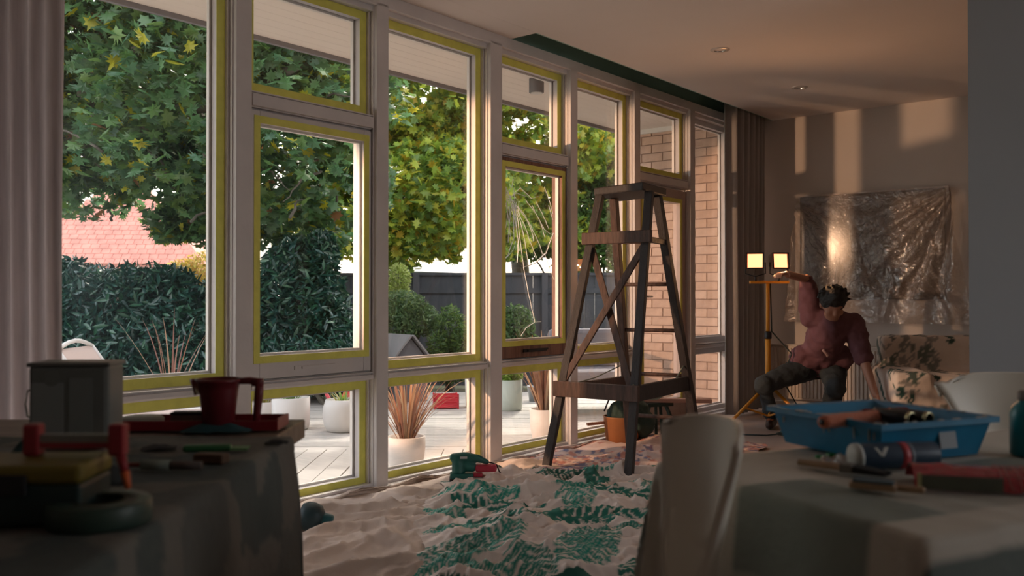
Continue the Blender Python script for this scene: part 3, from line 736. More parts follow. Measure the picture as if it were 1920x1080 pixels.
# watering can
M_red = mat('red_plastic', (.62,.03,.05), .35)
wc = thing('watering_can', 'bright red plastic watering can behind the round white pot', 'watering can', G(664,796), YAW)
MB().lathe([(.12,0),(.125,.01),(.12,.16),(.10,.25),(.085,.29)], n=28, sx=1.1, sy=.8).build('body', M_red, wc, smooth=True)
MB().tube([(-.10,0,.06),(-.18,0,.16),(-.26,0,.30)], [.028,.02,.014], 12).build('spout', M_red, wc, smooth=True)
MB().lathe([(.014,0),(.03,.03),(.032,.035)], n=16).xf(Matrix.Translation((-.26,0,.30)) @ Matrix.Rotation(R(-40),4,'Y')).build('rose', M_red, wc, smooth=True)
MB().tube([(-.06,0,.27),(-.02,0,.36),(.07,0,.37),(.14,0,.31),(.165,0,.2),(.15,0,.08),(.12,0,.05)], .017, 10).build('handle', M_red, wc, smooth=True)
# red crate
cr = thing('plastic_crate', 'red plastic crate on the deck behind the bronze grass', 'crate', G(836,765), YAW+R(10))
for k in range(5):
    z_ = .01+k*.028; MB().span((-.125,-.09,z_), (.125,.09,z_+.018)).build('slat_ring', M_red, cr, bev=.003) if k == 0 else None
    if k:
        b = MB()
        for a_, b_ in (((-.125,-.09,z_),(.125,-.082,z_+.02)), ((-.125,.082,z_),(.125,.09,z_+.02)), ((-.125,-.082,z_),(-.117,.082,z_+.02)), ((.117,-.082,z_),(.125,.082,z_+.02))): b.span(a_, b_)
        b.build('slat_ring', M_red, cr)
b = MB()
for sx in (-1,1):
    for sy in (-1,1): b.span((sx*.117-.008, sy*.082-.008, 0), (sx*.117+.008, sy*.082+.008, .15))
b.build('corner_posts', M_red, cr)

# outdoor armchair with grey cushions and white frame
M_gcush = mat('grey_cushion', (.24,.23,.25), .9, bump=.2); M_wf = mat('white_frame', (.78,.77,.74), .4)
ac = thing('outdoor_armchair', 'white framed outdoor seat with grey cushions beyond the ladder', 'chair', W(.98, 9.0, DZ), YAW+R(6))
for sx in (-.6, .16):
    for sy in (-.36, .36): MB().span((sx-.032,sy-.03,0), (sx+.032,sy+.03,.60 if sy < 0 else .62)).build('leg', M_wf, ac, bev=.004)
MB().span((-.62,-.38,.20), (.18,.38,.26)).build('seat_frame', M_wf, ac, bev=.004)
MB().span((-.57,-.34,.26), (.13,.36,.42)).build('seat_cushion', M_gcush, ac, bev=.04)
MB().box((-.22,.32,.60), (.72,.16,.40), Euler((R(-10),0,0))).build('back_cushion', M_gcush, ac, bev=.05)
for sx in (-.6,.16): MB().span((sx-.04,-.40,.58), (sx+.04,.38,.61)).build('armrest', M_wf, ac, bev=.004)
# sling deck chairs at the far left
M_sling = mat('pink_sling', (.62,.50,.45), .7)
def sling(loc, rz, label):
    t = thing('sun_lounger', label, 'sun lounger', loc, rz)
    def f(u, v):
        y = -.75+v*1.5; z_ = .30+ (.46*max(0,(v-.55)/.45)**.9 if v > .55 else .0) - .03*math.sin(min(v/.6,1)*PI)
        return ((u-.5)*.56, y if v < .55 else .075+.66*(v-.55), z_)
    MB().grid(f, 8, 24).build('sling', M_sling, t, smooth=True, thick=.006)
    for s in (0,1):
        P = [Vector(f(s, k/16)) for k in range(17)]
        MB().tube(P, .016, 8).build('side_rail', M_wf, t, smooth=True)
        x = (s-.5)*.56
        MB().tube([(x,-.6,.29),(x,-.66,0)], .014, 8).build('leg', M_wf, t); MB().tube([(x,.15,.29),(x,.35,0)], .014, 8).build('leg', M_wf, t)
    P = [Vector(f(k/6, 1))+Vector((0,0,.05*math.sin(k/6*PI))) for k in range(7)]
    MB().tube(P, .016, 8).build('head_rail', M_wf, t, smooth=True)
    return t
sling(W(-2.80, 6.6, DZ), YAW+R(92), 'white framed sun lounger with pale pink sling at the far left of the deck')
# ================================================================== INSIDE: LARGE THINGS
# curtains
def curtain(name, label, x0, y0, y1, z0, z1, folds, amp, m, seed=0):
    rs = random.Random(seed); ph = [rs.uniform(0,6.28) for _ in range(6)]
    def f(u, v):
        y = y0+(y1-y0)*u; k = .75+.25*v
        a_ = math.sin(u*folds*2*PI+ph[0]+.5*math.sin(u*9+ph[1]))
        dx = amp*k*(abs(a_)**.7*(1 if a_ > 0 else -1)) + amp*.35*math.sin(u*folds*5.3+ph[2]+v*.8)
        return (x0+dx, y+.02*math.sin(v*3+u*9)*(1-v), z0+(z1-z0)*v)
    o = MB().grid(f, int(folds*22), 24).build(name, m, None, smooth=True, thick=.003)
    return tag(o, label, 'curtain')
M_cur = mat('curtain_linen', (.70,.64,.63), .9, var=.10, vscale=30, stretch=(1,1,.05), bump=.25, bscale=160, trans=.45)
M_cur2 = mat('curtain_grey', (.50,.47,.45), .9, var=.10, vscale=30, stretch=(1,1,.05), bump=.25, bscale=160, trans=.2)
curtain('curtain', 'mauve-grey linen curtain hanging at the left edge, in deep folds', -3.56, .79, 1.635, .02, H-.03, 11.5, .034, M_cur, 2)
curtain('curtain', 'grey curtain bunched at the far end of the window wall, by the brick', -3.60, 7.50, BY-.06, .02, H+.08, 6.3, .05, M_cur2, 5)

# downlights
for (px, py), lb in (((1351,92), 'recessed downlight in the ceiling, nearer of the two'), ((1500,163), 'recessed downlight in the ceiling, nearer the back wall')):
    dep = FPX*(H-EYE)/(556-py); p = W((px-960)/FPX*dep, dep, H)
    t = thing('downlight', lb, 'light', p)
    MB().lathe([(.040,-.006),(.062,-.005),(.066,0)], n=28, close=False).build('trim_ring', mat('lamp_rim', (.62,.58,.55), .3, metal=.4), t, smooth=True)
    MB().lathe([(.040,-.006),(.034,.03),(.001,.032)], n=28, close=False).build('reflector', M_chrome, t, smooth=True)

# radiator on the back wall
rd = thing('radiator', 'cream ribbed panel radiator low on the back wall behind the person', 'radiator', (-3.0, BY-.07, .12))
M_rad = mat('radiator_enamel', (.72,.64,.56), .4)
MB().span((-.55,-.02,0), (.62,.02,.50)).build('panel', M_rad, rd, bev=.006)
r1 = None
for k in range(34):
    x = -.53+k*.0345
    if r1 is None: r1 = MB().span((-.009,-.034,.02), (.009,-.02,.48)).build('rib', M_rad, rd, bev=.004); o = r1
    else: o = r1.copy(); C.objects.link(o)
    o.location = (x,0,0)
MB().span((-.55,-.035,.50), (.62,.06,.512)).build('top_grille', M_rad, rd)
MB().tube([(.58,0,0),(.58,0,-.118)], .009).build('pipe', M_rad, rd)

# television under a clear plastic sheet
tx0, tx1, tz0, tz1 = -3.24, -1.985, 1.055, 2.005
tv = thing('wall_television', 'large black wall screen wrapped in crumpled clear plastic', 'television', ((tx0+tx1)/2, BY, tz0))
MB().span((-(tx1-tx0)/2, -.07, 0), ((tx1-tx0)/2, -.02, tz1-tz0)).build('bezel', mat('tv_black', (.025,.025,.025), .35), tv, bev=.006)
MB().span((-(tx1-tx0)/2+.02, -.073, .02), ((tx1-tx0)/2-.02, -.070, tz1-tz0-.02)).build('screen', mat('tv_screen', (.03,.028,.025), .15), tv)
MB().span((-.2,-.02,.3), (.2,0,.65)).build('bracket', M_black, tv)
M_plastic = glass_mat('clear_plastic', base=.30, edge=.5, rough=.12, milky=.17, milk=(.62,.48,.38), bump=.9, bscale=16, power=2)
def crumple(x, z, s=1.0):
    p = Vector((x*2.2, z*1.4, 3.1)); w = noise.noise(p*1.3)
    a_ = noise.noise(Vector((x*7+w*3, z*3.0+x*2, 1)))
    b_ = noise.noise(Vector((x*15+w*4, z*8, 5)))
    return s*(.030*(1-abs(a_)*2.4)+.010*(1-abs(b_)*2))
def plast(u, v):
    # pinned along the top edge of the screen, fanning out in folds to the foot
    z = tz1+.012-v*1.17
    xl, xr = tx0-.02-.10*v, tx1+.03+.20*v
    x = xl+(xr-xl)*u
    # radiating pleats from both top corners
    al = math.atan2(tz1-z+.02, x-tx0+.12); ar = math.atan2(tz1-z+.02, tx1+.12-x)
    pl = .024*math.sin(al*24)*math.exp(-u*2.6) + .034*math.sin(ar*26)*math.exp(-(1-u)*2.2)
    y = BY-.078-.045*min(1, v*3)-.02*v - (pl+crumple(x, z, .8))*min(1, v*5+.05)
    return (x, min(y, BY-.082 if z > tz0-.03 and u < .9 else BY-.02), z)
o = MB().grid(plast, 150, 130).build('plastic_sheet', M_plastic, None, smooth=True)
tag(o, 'crumpled clear plastic sheet hung over the dark wall screen', 'plastic sheet')

# armchair under a botanical dust sheet
def finish_remesh(o, voxel, smooth_it=6, disp=0, dscale=.2, fac=.5):
    md = o.modifiers.new('r', 'REMESH'); md.mode = 'VOXEL'; md.voxel_size = voxel; md.use_smooth_shade = True
    ms = o.modifiers.new('s', 'SMOOTH'); ms.iterations = smooth_it; ms.factor = fac
    if disp:
        tx = bpy.data.textures.new('folds', 'CLOUDS'); tx.noise_scale = dscale; tx.noise_depth = 2
        dd = o.modifiers.new('d', 'DISPLACE'); dd.texture = tx; dd.strength = disp; dd.texture_coords = 'LOCAL'
    dg = bpy.context.evaluated_depsgraph_get(); me = bpy.data.meshes.new_from_object(o.evaluated_get(dg))
    old = o.data; o.modifiers.clear(); o.data = me; me.name = old.name
    return o
def leaf_shapes(P, rs, n, area, sizes, kinds=(0,1,2)):
    """signed print mask 0..1 for n leaf motifs over 2-D points P (N,2)"""
    out = np.zeros(len(P)); tone = np.zeros(len(P))
    (x0,x1),(y0,y1) = area; cell = []
    for i in range(n):
        for _ in range(30):
            c = np.array([rs.uniform(x0,x1), rs.uniform(y0,y1)])
            if all(np.hypot(*(c-q)) > sizes[0]*1.1 for q in cell): break
        cell.append(c)
        L = rs.uniform(*sizes); a = rs.uniform(0, 6.28); k = rs.choice(kinds)
        d = P-c; X = (d[:,0]*math.cos(a)+d[:,1]*math.sin(a))/L; Y = (-d[:,0]*math.sin(a)+d[:,1]*math.cos(a))/L
        if k == 0:     # palm frond: slanted fingers along a rib
            wdt = .42*np.sqrt(np.clip(1-(X*1.0)**2, 0, 1))*(1-.25*X)
            s = (X*1.0-np.abs(Y)*.75)*5.5; fr = s-np.floor(s)
            m = (np.abs(Y) < wdt)&((fr < .70)|(np.abs(Y) < .05))
        elif k == 1:   # single blade with a pale vein
            wdt = .30*np.clip(1-(X**2), 0, 1)
            m = (np.abs(Y) < wdt)&(np.abs(Y) > .018)
        else:          # palmate: seven leaflets round a stem
            r = np.hypot(X, Y); th = np.arctan2(Y, X); m = (r < .55*np.abs(np.cos(th*3.5))**.6)&(r > .03)|((np.abs(Y) < .02)&(X < 0)&(X > -.9))
        m = m&(np.abs(X) < 1.0)
        out[m] = 1; tone[m] = rs.random()
    return out, tone
ar_ = thing('covered_armchair', 'armchair under a cream dust sheet printed with green leaves', 'armchair', W(3.42, 7.05, 0), YAW-R(8))
b = MB(); b.box((0,0,.22), (.92,.80,.42)); b.box((0,.33,.50), (.92,.26,.52)); b.box((-.40,.0,.28), (.27,.84,.48)); b.box((.40,0,.28), (.27,.84,.48)); b.box((0,-.06,.42), (.70,.6,.14))
o = b.build('dust_sheet', mat('leaf_dust_sheet', (.7,.6,.5), .85, attr='col', var=.06, vscale=8, bump=.2, bscale=60), ar_)
finish_remesh(o, .018, 22, .035, .16)
rs = random.Random(11)
def pf(v):
    P = np.stack([v[:,0]+v[:,1]*.15, v[:,2]-v[:,1]*.8], 1); m, t = leaf_shapes(P, rs, 150, ((-.6,.6),(-.5,1.2)), (.045,.10))
    col = np.tile(np.array([.80,.70,.61]), (len(v),1)); g = np.array([.03,.10,.08])[None]*(1-t[:,None])+np.array([.42,.38,.34])[None]*t[:,None]*1.0
    col[m > 0] = g[m > 0]; return col
paint(o, pf)

# ---------------------------------------------------------------- drop sheets on the floor
def ridge(x, y, f, seed, k=2.4, p=1.7):
    n_ = noise.noise(Vector((x*f, y*f, seed))); return max(0, 1-abs(n_)*k)**p
def base_folds(l, d):
    w = .25*noise.noise(Vector((l*1.3, d*1.3, 8)))
    a_ = R(28); x = l*math.cos(a_)+d*math.sin(a_)+w; y = -l*math.sin(a_)+d*math.cos(a_)+w
    return .034*ridge(x*.55, y*1.9, 1.5, 2.2, 3.2, 1.3)+.024*ridge(x*1.1, y*2.4, 2.3, 7.7, 3.4, 1.2)+.010*ridge(x*2, y*3, 4, 1.1, 3, 1.2)+.005*ridge(x*4, y*5, 5, 3.3, 3, 1)
def sheet(name, label, lat0, lat1, d0, d1, n, m, hf, edge_seed, edge=.08, piles=()):
    nu = int((lat1-lat0)/n); nv = int((d1-d0)/n)
    V = np.zeros(((nu+1)*(nv+1), 3)); S = np.zeros(((nu+1)*(nv+1), 2)); q = 0
    for j in range(nv+1):
        for i in range(nu+1):
            u, v = i/nu, j/nv
            l = lat0+(lat1-lat0)*u; d = d0+(d1-d0)*v
            # ragged outline
            l2 = l+edge*(noise.noise(Vector((d*2.3, edge_seed, u*1.5))))*2*abs(u-.5)*2; d2 = d+edge*noise.noise(Vector((l*2.3, edge_seed+9, v*1.5)))*2*abs(v-.5)*2
            h = hf(l2, d2)
            for (pl, pd, pr, phh) in piles:
                q_ = ((l2-pl)**2+(d2-pd)**2)/pr**2
                if q_ < 4: h += phh*math.exp(-q_*1.6)*(1+.35*noise.noise(Vector((l2*9,d2*9,2))))
            e_ = min(u,1-u,v,1-v)*8; dw = max(0, W(l2,d2).x+D-.035); h *= .30+.70*min(1, dw/.40); h = h*(.35+.65*min(1, e_))
            p = W(l2, d2, .006+h); lim = -D+.035
            if p.x < lim: over = lim-p.x; p.z += min(.028, over*.2)*(.6+.4*math.sin(p.y*14)); p.x = lim+.02*abs(math.sin(over*22+p.y*6)); 
            V[q] = p; S[q] = (l, d); q += 1
    idx = np.arange((nu+1)*(nv+1)).reshape(nv+1, nu+1)
    F = np.stack([idx[:-1,:-1].ravel(), idx[:-1,1:].ravel(), idx[1:,1:].ravel(), idx[1:,:-1].ravel()], 1)
    return V, F, S
M_cloth = mat('canvas_drop_cloth', (.62,.50,.42), .92, var=.10, vscale=3, bump=.15, bscale=120)
M_print = mat('printed_sheet', (.6,.5,.45), .9, attr='col', var=.05, vscale=6, bump=.1, bscale=120)
V, F_, S = sheet('x', '', -1.55, .25, 3.0, 6.1, .0135, M_cloth, lambda l, d: base_folds(l, d)*1.25, 1,
                 piles=((-1.03,4.62,.18,.10), (-.62,4.95,.14,.05), (-.25,5.35,.15,.05), (.02,5.7,.14,.06)))
o = np_mesh('drop_cloth', V, F_, M_cloth, None, None, True); tag(o, 'plain beige canvas drop cloth crumpled along the window sill', 'drop cloth')
def hl(l, d):
    w = .2*noise.noise(Vector((l*1.8, d*1.8, 3)))
    return .014+base_folds(l, d)*1.25+.030*ridge(l*.8+w, d*2.0-l*.5, 1.8, 4.2)+.020*ridge(l*2+w, d*3.0-l, 2.6, 6.6, 3.2, 1.2)+.010*ridge(l*5+w*4, d*5+l*2, 2.6, 3.6, 3, 1.1)+.006*noise.noise(Vector((l*14,d*14,1)))
V, F_, S = sheet('x', '', -.42, .98, 3.0, 5.42, .0085, M_print, hl, 4, .12, piles=((-.36,4.9,.12,.05), (-.1,5.25,.1,.045)))
rs = random.Random(21); m_, t_ = leaf_shapes(S, rs, 36, ((-.42,.98),(3.0,5.42)), (.17,.31), (0,0,1,0,1))
col = np.tile(np.array([.72,.61,.54]), (len(S),1)); gg = np.array([.01,.19,.14])[None]*(.55+.9*t_[:,None]); gg[:,0] = .02; col[m_ > 0] = gg[m_ > 0]
st = (np.sin(S[:,0]*340+S[:,1]*210) > .55)&(m_ > 0)&(t_ > .4); col[st] = (.34,.42,.36)
o = np_mesh('leaf_print_sheet', V, F_, M_print, col, None, True); tag(o, 'cream sheet printed with green palm leaves, crumpled in front of the ladder', 'drop sheet')
def hm(l, d): return .008+.030*ridge(l*.7, d*2.6, 1.6, 9.1)+.020*ridge(l*1.5, d*4, 2.2, 5.1)+.008*ridge(l*5, d*8, 3, 2.1)
V, F_, S = sheet('x', '', -.12, 1.75, 5.05, 6.75, .012, M_print, lambda l, d: (base_folds(l,d)*.7 if d < 5.5 else 0)+hm(l,d)*(1 if d > 5.5 else .5), 14, .1,
                 piles=((1.05,6.72,.18,.10), (.62,6.6,.15,.08), (.3,6.2,.12,.05), (1.3,6.35,.12,.05)))
col = np.tile(np.array([.70,.53,.47]), (len(S),1))
for s_, d_, c_ in ((31.,17.,(.30,.17,.21)), (47.,29.,(.20,.20,.30)), (39.,41.,(.55,.25,.20))):
    nn = np.array([noise.noise(Vector((a_*s_*.45, b_*s_*.45, d_))) for a_, b_ in S]); band = np.array([noise.noise(Vector((a_*1.1, b_*2.6, d_))) for a_, b_ in S])
    k_ = (nn > .18)&(band > -.05); col[k_] = c_
o = np_mesh('floral_sheet', V, F_, M_print, col, None, True); tag(o, 'pink and mauve patterned sheet on the floor around the ladder feet', 'drop sheet')

# ---------------------------------------------------------------- step ladder
M_lad = mat('old_dark_timber', (.024,.017,.015), .6, var=.35, vscale=5, stretch=(8,8,1), bump=.5, bscale=30)
M_lad2 = mat('worn_timber', (.08,.042,.03), .65, var=.4, vscale=6, stretch=(8,8,1), bump=.5, bscale=30)
ld_ = thing('step_ladder', 'dark old wooden step ladder standing on the pink sheet before the windows', 'ladder', W(.74, 5.8, 0))
foot = {1: (.205,5.58), 3: (.675,5.27), 4: (1.27,6.13), 2: (.83,6.36)}
top_ = {1: (.561,5.78), 3: (.842,5.55), 4: (.930,5.80), 2: (.672,5.97)}
def lg(i, z):
    t = (z-.0)/1.72; a_, b_ = foot[i], top_[i]; return W(a_[0]+(b_[0]-a_[0])*t, a_[1]+(b_[1]-a_[1])*t, z)
fdir = (W(*foot[3])-W(*foot[1])).normalized()
for i, w, mm in ((1,.062,M_lad), (3,.062,M_lad), (4,.062,M_lad), (2,.055,M_lad2)):
    MB().bar(lg(i,.018), lg(i,1.725), w*.85, .036 if i in (1,3) else .05, fdir).build('leg', mm, ld_, bev=.004, local=False)
P4 = [W(.522,5.80,0), W(.790,5.48,0), W(.995,5.83,0), W(.727,6.15,0)]
b = MB(); b.v = [p+Vector((0,0,1.725)) for p in P4]+[p+Vector((0,0,1.775)) for p in P4]; b.f = [(3,2,1,0),(4,5,6,7)]+[(i,(i+1)%4,(i+1)%4+4,i+4) for i in range(4)]
b.build('top_platform', M_lad, ld_, bev=.008, local=False)
def between(i, j, z, w, h, name, m=M_lad, ext=.03, off=Vector((0,0,0))):
    a_, b_ = lg(i,z), lg(j,z); d = (b_-a_).normalized()
    MB().bar(a_-d*ext+off, b_+d*ext+off, w, h, Vector((0,0,1))).build(name, m, ld_, bev=.004, local=False)
nf = Vector((-fdir.y, fdir.x, 0)); nf = nf if nf.dot(FW) < 0 else -nf     # towards the viewer
between(1,3,1.445,.075,.03,'cross_board', M_lad2, .05, nf*.03)
between(1,3,.510,.095,.03,'cross_board', M_lad2, .04, nf*.03)
between(3,4,.505,.095,.03,'side_board', M_lad, .02)
between(3,4,1.43,.035,.03,'side_board', M_lad, .02)
between(1,2,.505,.06,.03,'side_board', M_lad2, .0)
for z_ in (.26,.555,.855,1.16,1.44): MB().tube([lg(2,z_)-fdir*.0, lg(4,z_)], .013, 10).build('rung', M_lad2, ld_, smooth=True, local=False)
a_, b_ = lg(3,1.40), lg(1,.55); MB().bar(a_+nf*.005, b_+nf*.005+(a_-b_)*0, .045, .016, fdir).build('brace', M_lad2, ld_, bev=.003, local=False)
a_, b_ = lg(1,1.40), lg(3,.55); b_ = b_-fdir*.04; MB().bar(a_-nf*.014, b_-nf*.014, .045, .014, fdir).build('brace', M_lad2, ld_, bev=.003, local=False)
a_, b_ = lg(3,.56), lg(4,.62); P = [a_.lerp(b_, t)-Vector((0,0,.16*math.sin(PI*t)*(1-.25*t))) + nf*.03 for t in [k/14 for k in range(15)]]
MB().tube(P, .006, 6).build('rope', mat('grey_rope', (.20,.20,.15), .9), ld_, smooth=True, local=False)
a_, b_ = lg(1,.52), lg(2,.62); MB().tube([a_, a_.lerp(b_,.5)-Vector((0,0,.02)), b_], .004, 6).build('rope', MATS['grey_rope'], ld_, local=False)

# ---------------------------------------------------------------- tool tub, timber and trestle by the door
M_terra = mat('orange_tub', (.40,.16,.06), .6, var=.1)
tp = G(1166, 832, 0)
tt = thing('tool_tub', 'orange-brown tub stuffed with a dark green tool bag behind the ladder', 'tub', tp, YAW)
MB().lathe([(.10,0),(.115,.01),(.135,.20),(.14,.205),(.13,.205)], n=32, close=False).build('tub', M_terra, tt, smooth=True, thick=.004)
b = MB(); b.sphere((.05,0,.22), .15, 16, 10, (1.1,.8,.75)); b.sphere((.13,.02,.16), .12, 14, 8)
o = b.build('tool_bag', mat('dark_green_canvas', (.03,.06,.05), .85, bump=.6, bscale=20), tt); finish_remesh(o, .012, 4, .05, .08)
MB().tube([(.02,-.03,.28),(-.04,-.05,.36),(-.10,-.04,.33),(-.13,0,.24)], .006, 6).build('bag_strap', M_dark, tt, smooth=True)
MB().bar((-.10,.0,.16), (-.26,-.04,.15), .035, .02).build('wooden_handle', mat('orange_wood', (.50,.22,.12), .6), tt, bev=.004)
tr = thing('saw_trestle', 'small dark green folding trestle beside the glazed door', 'trestle', G(1228, 822, 0), YAW+R(20))
M_tr = mat('trestle_green', (.03,.06,.05), .5)
for sx in (-.10, .10):
    for sy in (-.16,.10): MB().bar((sx*.4+.02, sy*.3, .27), (sx+.02, sy, .006), .022, .022).build('leg', M_tr, tr, bev=.002)
MB().span((-.10,-.07,.25), (.12,.05,.275)).build('top', M_tr, tr, bev=.003)
pk = thing('timber_plank', 'pinkish timber plank laid level behind the ladder, on the trestle', 'plank', G(1228,822,0)+Vector((0,0,.279)), YAW+R(-8))
MB().span((-.16,-.05,0), (.42,.03,.030)).build('plank_body', mat('pink_timber', (.50,.28,.21), .6, var=.15, stretch=(1,8,8), vscale=4), pk, bev=.003)
MB().span((-.04,-.03,.030), (-.015,-.005,.075)).build('wooden_block', M_strip, pk)
ft = thing('timber_offcut', 'short pale timber length lying on the floor behind the trestle', 'timber', G(1262, 800, 0), YAW+R(15))
MB().span((-.15,-.04,0), (.35,.04,.045)).build('offcut_body', mat('pale_timber', (.45,.32,.26), .6, var=.15), ft, bev=.003)

# ---------------------------------------------------------------- work lamps on the yellow tripod
M_yel = mat('orange_yellow_steel', (.80,.34,.03), .4)
sp = W(2.06, 7.30, 0)
ws = thing('tripod_work_light', 'orange-yellow tripod stand with two glowing halogen work lamps', 'work light', sp, YAW)
MB().tube([(0,0,.28),(0,0,.78)], .021, 14).build('lower_pole', M_yel, ws, smooth=True)
MB().tube([(0,0,.76),(0,0,1.185)], .015, 14).build('upper_pole', M_yel, ws, smooth=True)
MB().lathe([(.028,.74),(.030,.75),(.030,.79),(.02,.80)], n=14).build('collar', M_black, ws, smooth=True)
MB().bar((-.145,0,1.195), (.17,0,1.195), .03, .022).build('crossbar', M_yel, ws, bev=.003)
for a_ in (-168, -35, 62):
    c_, s__ = math.cos(R(a_)), math.sin(R(a_)); e = Vector((c_*.40, s__*.40, .014))
    lg_ = MB().tube([(c_*.02,s__*.02,.36), e], .013, 10).build('leg', M_yel, ws, smooth=True)
    MB().tube([(0,0,.12), (c_*.2,s__*.2,.19)], .008, 8).build('strut', M_yel, ws)
    MB().sphere(e+Vector((c_*.01, s__*.01, .002)), .016, 10, 6).build('rubber_foot', M_black, lg_)
M_hal = mat('halogen_glow', (1,.8,.5), .3, emit=(1.0,.30,.13), estr=1.6)
for hx, rz in ((-.105, R(-22)), (.085, R(12))):
    hh = empty('lamp_head'); hh.parent = ws; hh.location = (hx, -.02, 1.365); hh.rotation_euler = (R(-4), 0, rz)
    b = MB(); b.v = [Vector(p) for p in ((-.066,-.03,-.062),(.066,-.03,-.062),(.066,-.03,.062),(-.066,-.03,.062),(-.05,.075,-.035),(.05,.075,-.035),(.05,.075,.045),(-.05,.075,.045))]
    b.f = [(4,5,6,7),(0,4,7,3),(1,2,6,5),(0,1,5,4),(3,7,6,2)]; b.build('housing', mat('lamp_housing_dark', (.10,.05,.03), .45), hh, thick=.006)
    MB().span((-.058,-.024,-.054), (.058,-.020,.054)).build('halogen_glass', M_hal, hh)
    fr = MB()
    for a_, b_ in (((-.07,-.034,-.066),(.07,-.026,-.058)), ((-.07,-.034,.058),(.07,-.026,.066)), ((-.07,-.034,-.058),(-.062,-.026,.058)), ((.062,-.034,-.058),(.07,-.026,.058))): fr.span(a_, b_)
    fr.build('front_frame', M_black, hh)
    MB().tube([(-.075,.01,-.01),(-.078,.01,-.10),(0,.01,-.125),(.078,.01,-.10),(.075,.01,-.01)], .005, 6).build('yoke', M_black, hh, smooth=True)
    MB().tube([(0,.01,-.125),(0,.02,-.16)], .008, 8).build('mount', M_black, hh)
    for k in range(4): MB().span((-.05,.02+k*.012,.05-k*.003), (.05,.024+k*.012,.068-k*.004)).build('cooling_fin', M_black, hh)
    l = bpy.data.lights.new('halogen', 'SPOT'); l.energy = 7; l.color = (1,.50,.22); l.spot_size = R(150); l.spot_blend = .6; l.shadow_soft_size = .002
    lo = bpy.data.objects.new('halogen', l); C.objects.link(lo); lo.parent = hh; lo.location = (0,-.045,0); lo.rotation_euler = (R(-90),0,0)
cb = MB(); P = [sp+RT*.02+Vector((0,0,1.2)), sp+RT*.03+Vector((0,0,.8)), sp+RT*.19+Vector((0,0,.62)), sp+RT*.11+Vector((0,0,.42)), sp+RT*.27-FW*.05+Vector((0,0,.12)), sp+RT*.10-FW*.22+Vector((0,0,.02))]
for k in range(26): a_ = k*.55; P.append(sp+RT*(.06+.09*math.cos(a_)+.01*k/4)-FW*(.28+.05*math.sin(a_))+Vector((0,0,.012+.0012*k)))
P += [sp-RT*.1-FW*.3+Vector((0,0,.01)), sp-RT*.3-FW*.25+Vector((0,0,.01))]
cb.tube(P, .006, 6); tag(cb.build('power_cable', mat('dark_green_rubber', (.03,.05,.045), .6), smooth=True), 'dark cable running down the tripod and coiled on the floor', 'cable')

# ---------------------------------------------------------------- person
def caps(b, pts, rad, n=14):
    pts = [Vector(p) for p in pts]
    b.tube(pts, list(rad), n)
    for p, r in zip(pts, rad): b.sphere(p, r*.995, n, 10)
def jo(px, py, d): return Q(px, py, d)
pel = jo(1537,682,7.42); waist = jo(1540,655,7.33); chest = jo(1553,618,7.20); neck = jo(1560,596,7.10); head = jo(1561,572,6.98)
shL, elL, wrL = jo(1520,594,7.20), jo(1513,524,7.16), jo(1476,514,6.98)
shR, elR, wrR = jo(1600,606,7.15), jo(1618,672,7.06), jo(1640,738,6.90)
hpL, knL, anL = jo(1515,688,7.42), jo(1432,722,7.15), jo(1446,779,7.50)
hpR, knR, anR = jo(1560,688,7.42), jo(1566,728,7.06), jo(1551,778,7.42)
pr = thing('person', 'person in a maroon t-shirt and dark jeans lunging down with one arm raised', 'person', Vector((pel.x, pel.y, 0)))
M_skin = mat('skin', (.42,.22,.15), .5, var=.05)
sk = MB()
caps(sk, [pel, waist, chest, neck], [.13,.125,.135,.062]); caps(sk, [shL, chest, shR], [.055,.10,.055])
caps(sk, [neck, head], [.058,.06])
fd = (Vector(-FW)*.75+Vector((0,0,-.62))).normalized()   # where the face points
upv = (Vector((0,0,1))-fd*fd.z).normalized(); sdv = fd.cross(upv)
def hp(a_, u_, f_): return head+sdv*a_+upv*u_+fd*f_
sk.sphere(head+upv*.02-fd*.01, .092, 20, 14, (.88,1,1.05)); sk.sphere(hp(0,-.055,.035), .06, 16, 10)   # skull, jaw
sk.sphere(hp(0,-.01,.095), .017, 10, 8); caps(sk, [hp(0,.03,.083), hp(0,-.015,.10)], [.008,.014], 8)   # nose
for s in (-1,1):
    sk.sphere(hp(s*.085,-.005,-.005), .026, 10, 8, (.5,1,1)); sk.sphere(hp(s*.045,-.02,.06), .028, 10, 8)
    caps(sk, [hp(s*.015,.04,.084), hp(s*.05,.038,.070)], [.009,.008], 8)
caps(sk, [hp(-.022,-.052,.082), hp(.022,-.052,.082)], [.009,.009], 8)
caps(sk, [shL, elL, wrL], [.050,.041,.028]); caps(sk, [shR, elR, wrR], [.050,.041,.028])
caps(sk, [hpL, knL, anL], [.085,.058,.040]); caps(sk, [hpR, knR, anR], [.085,.058,.040])
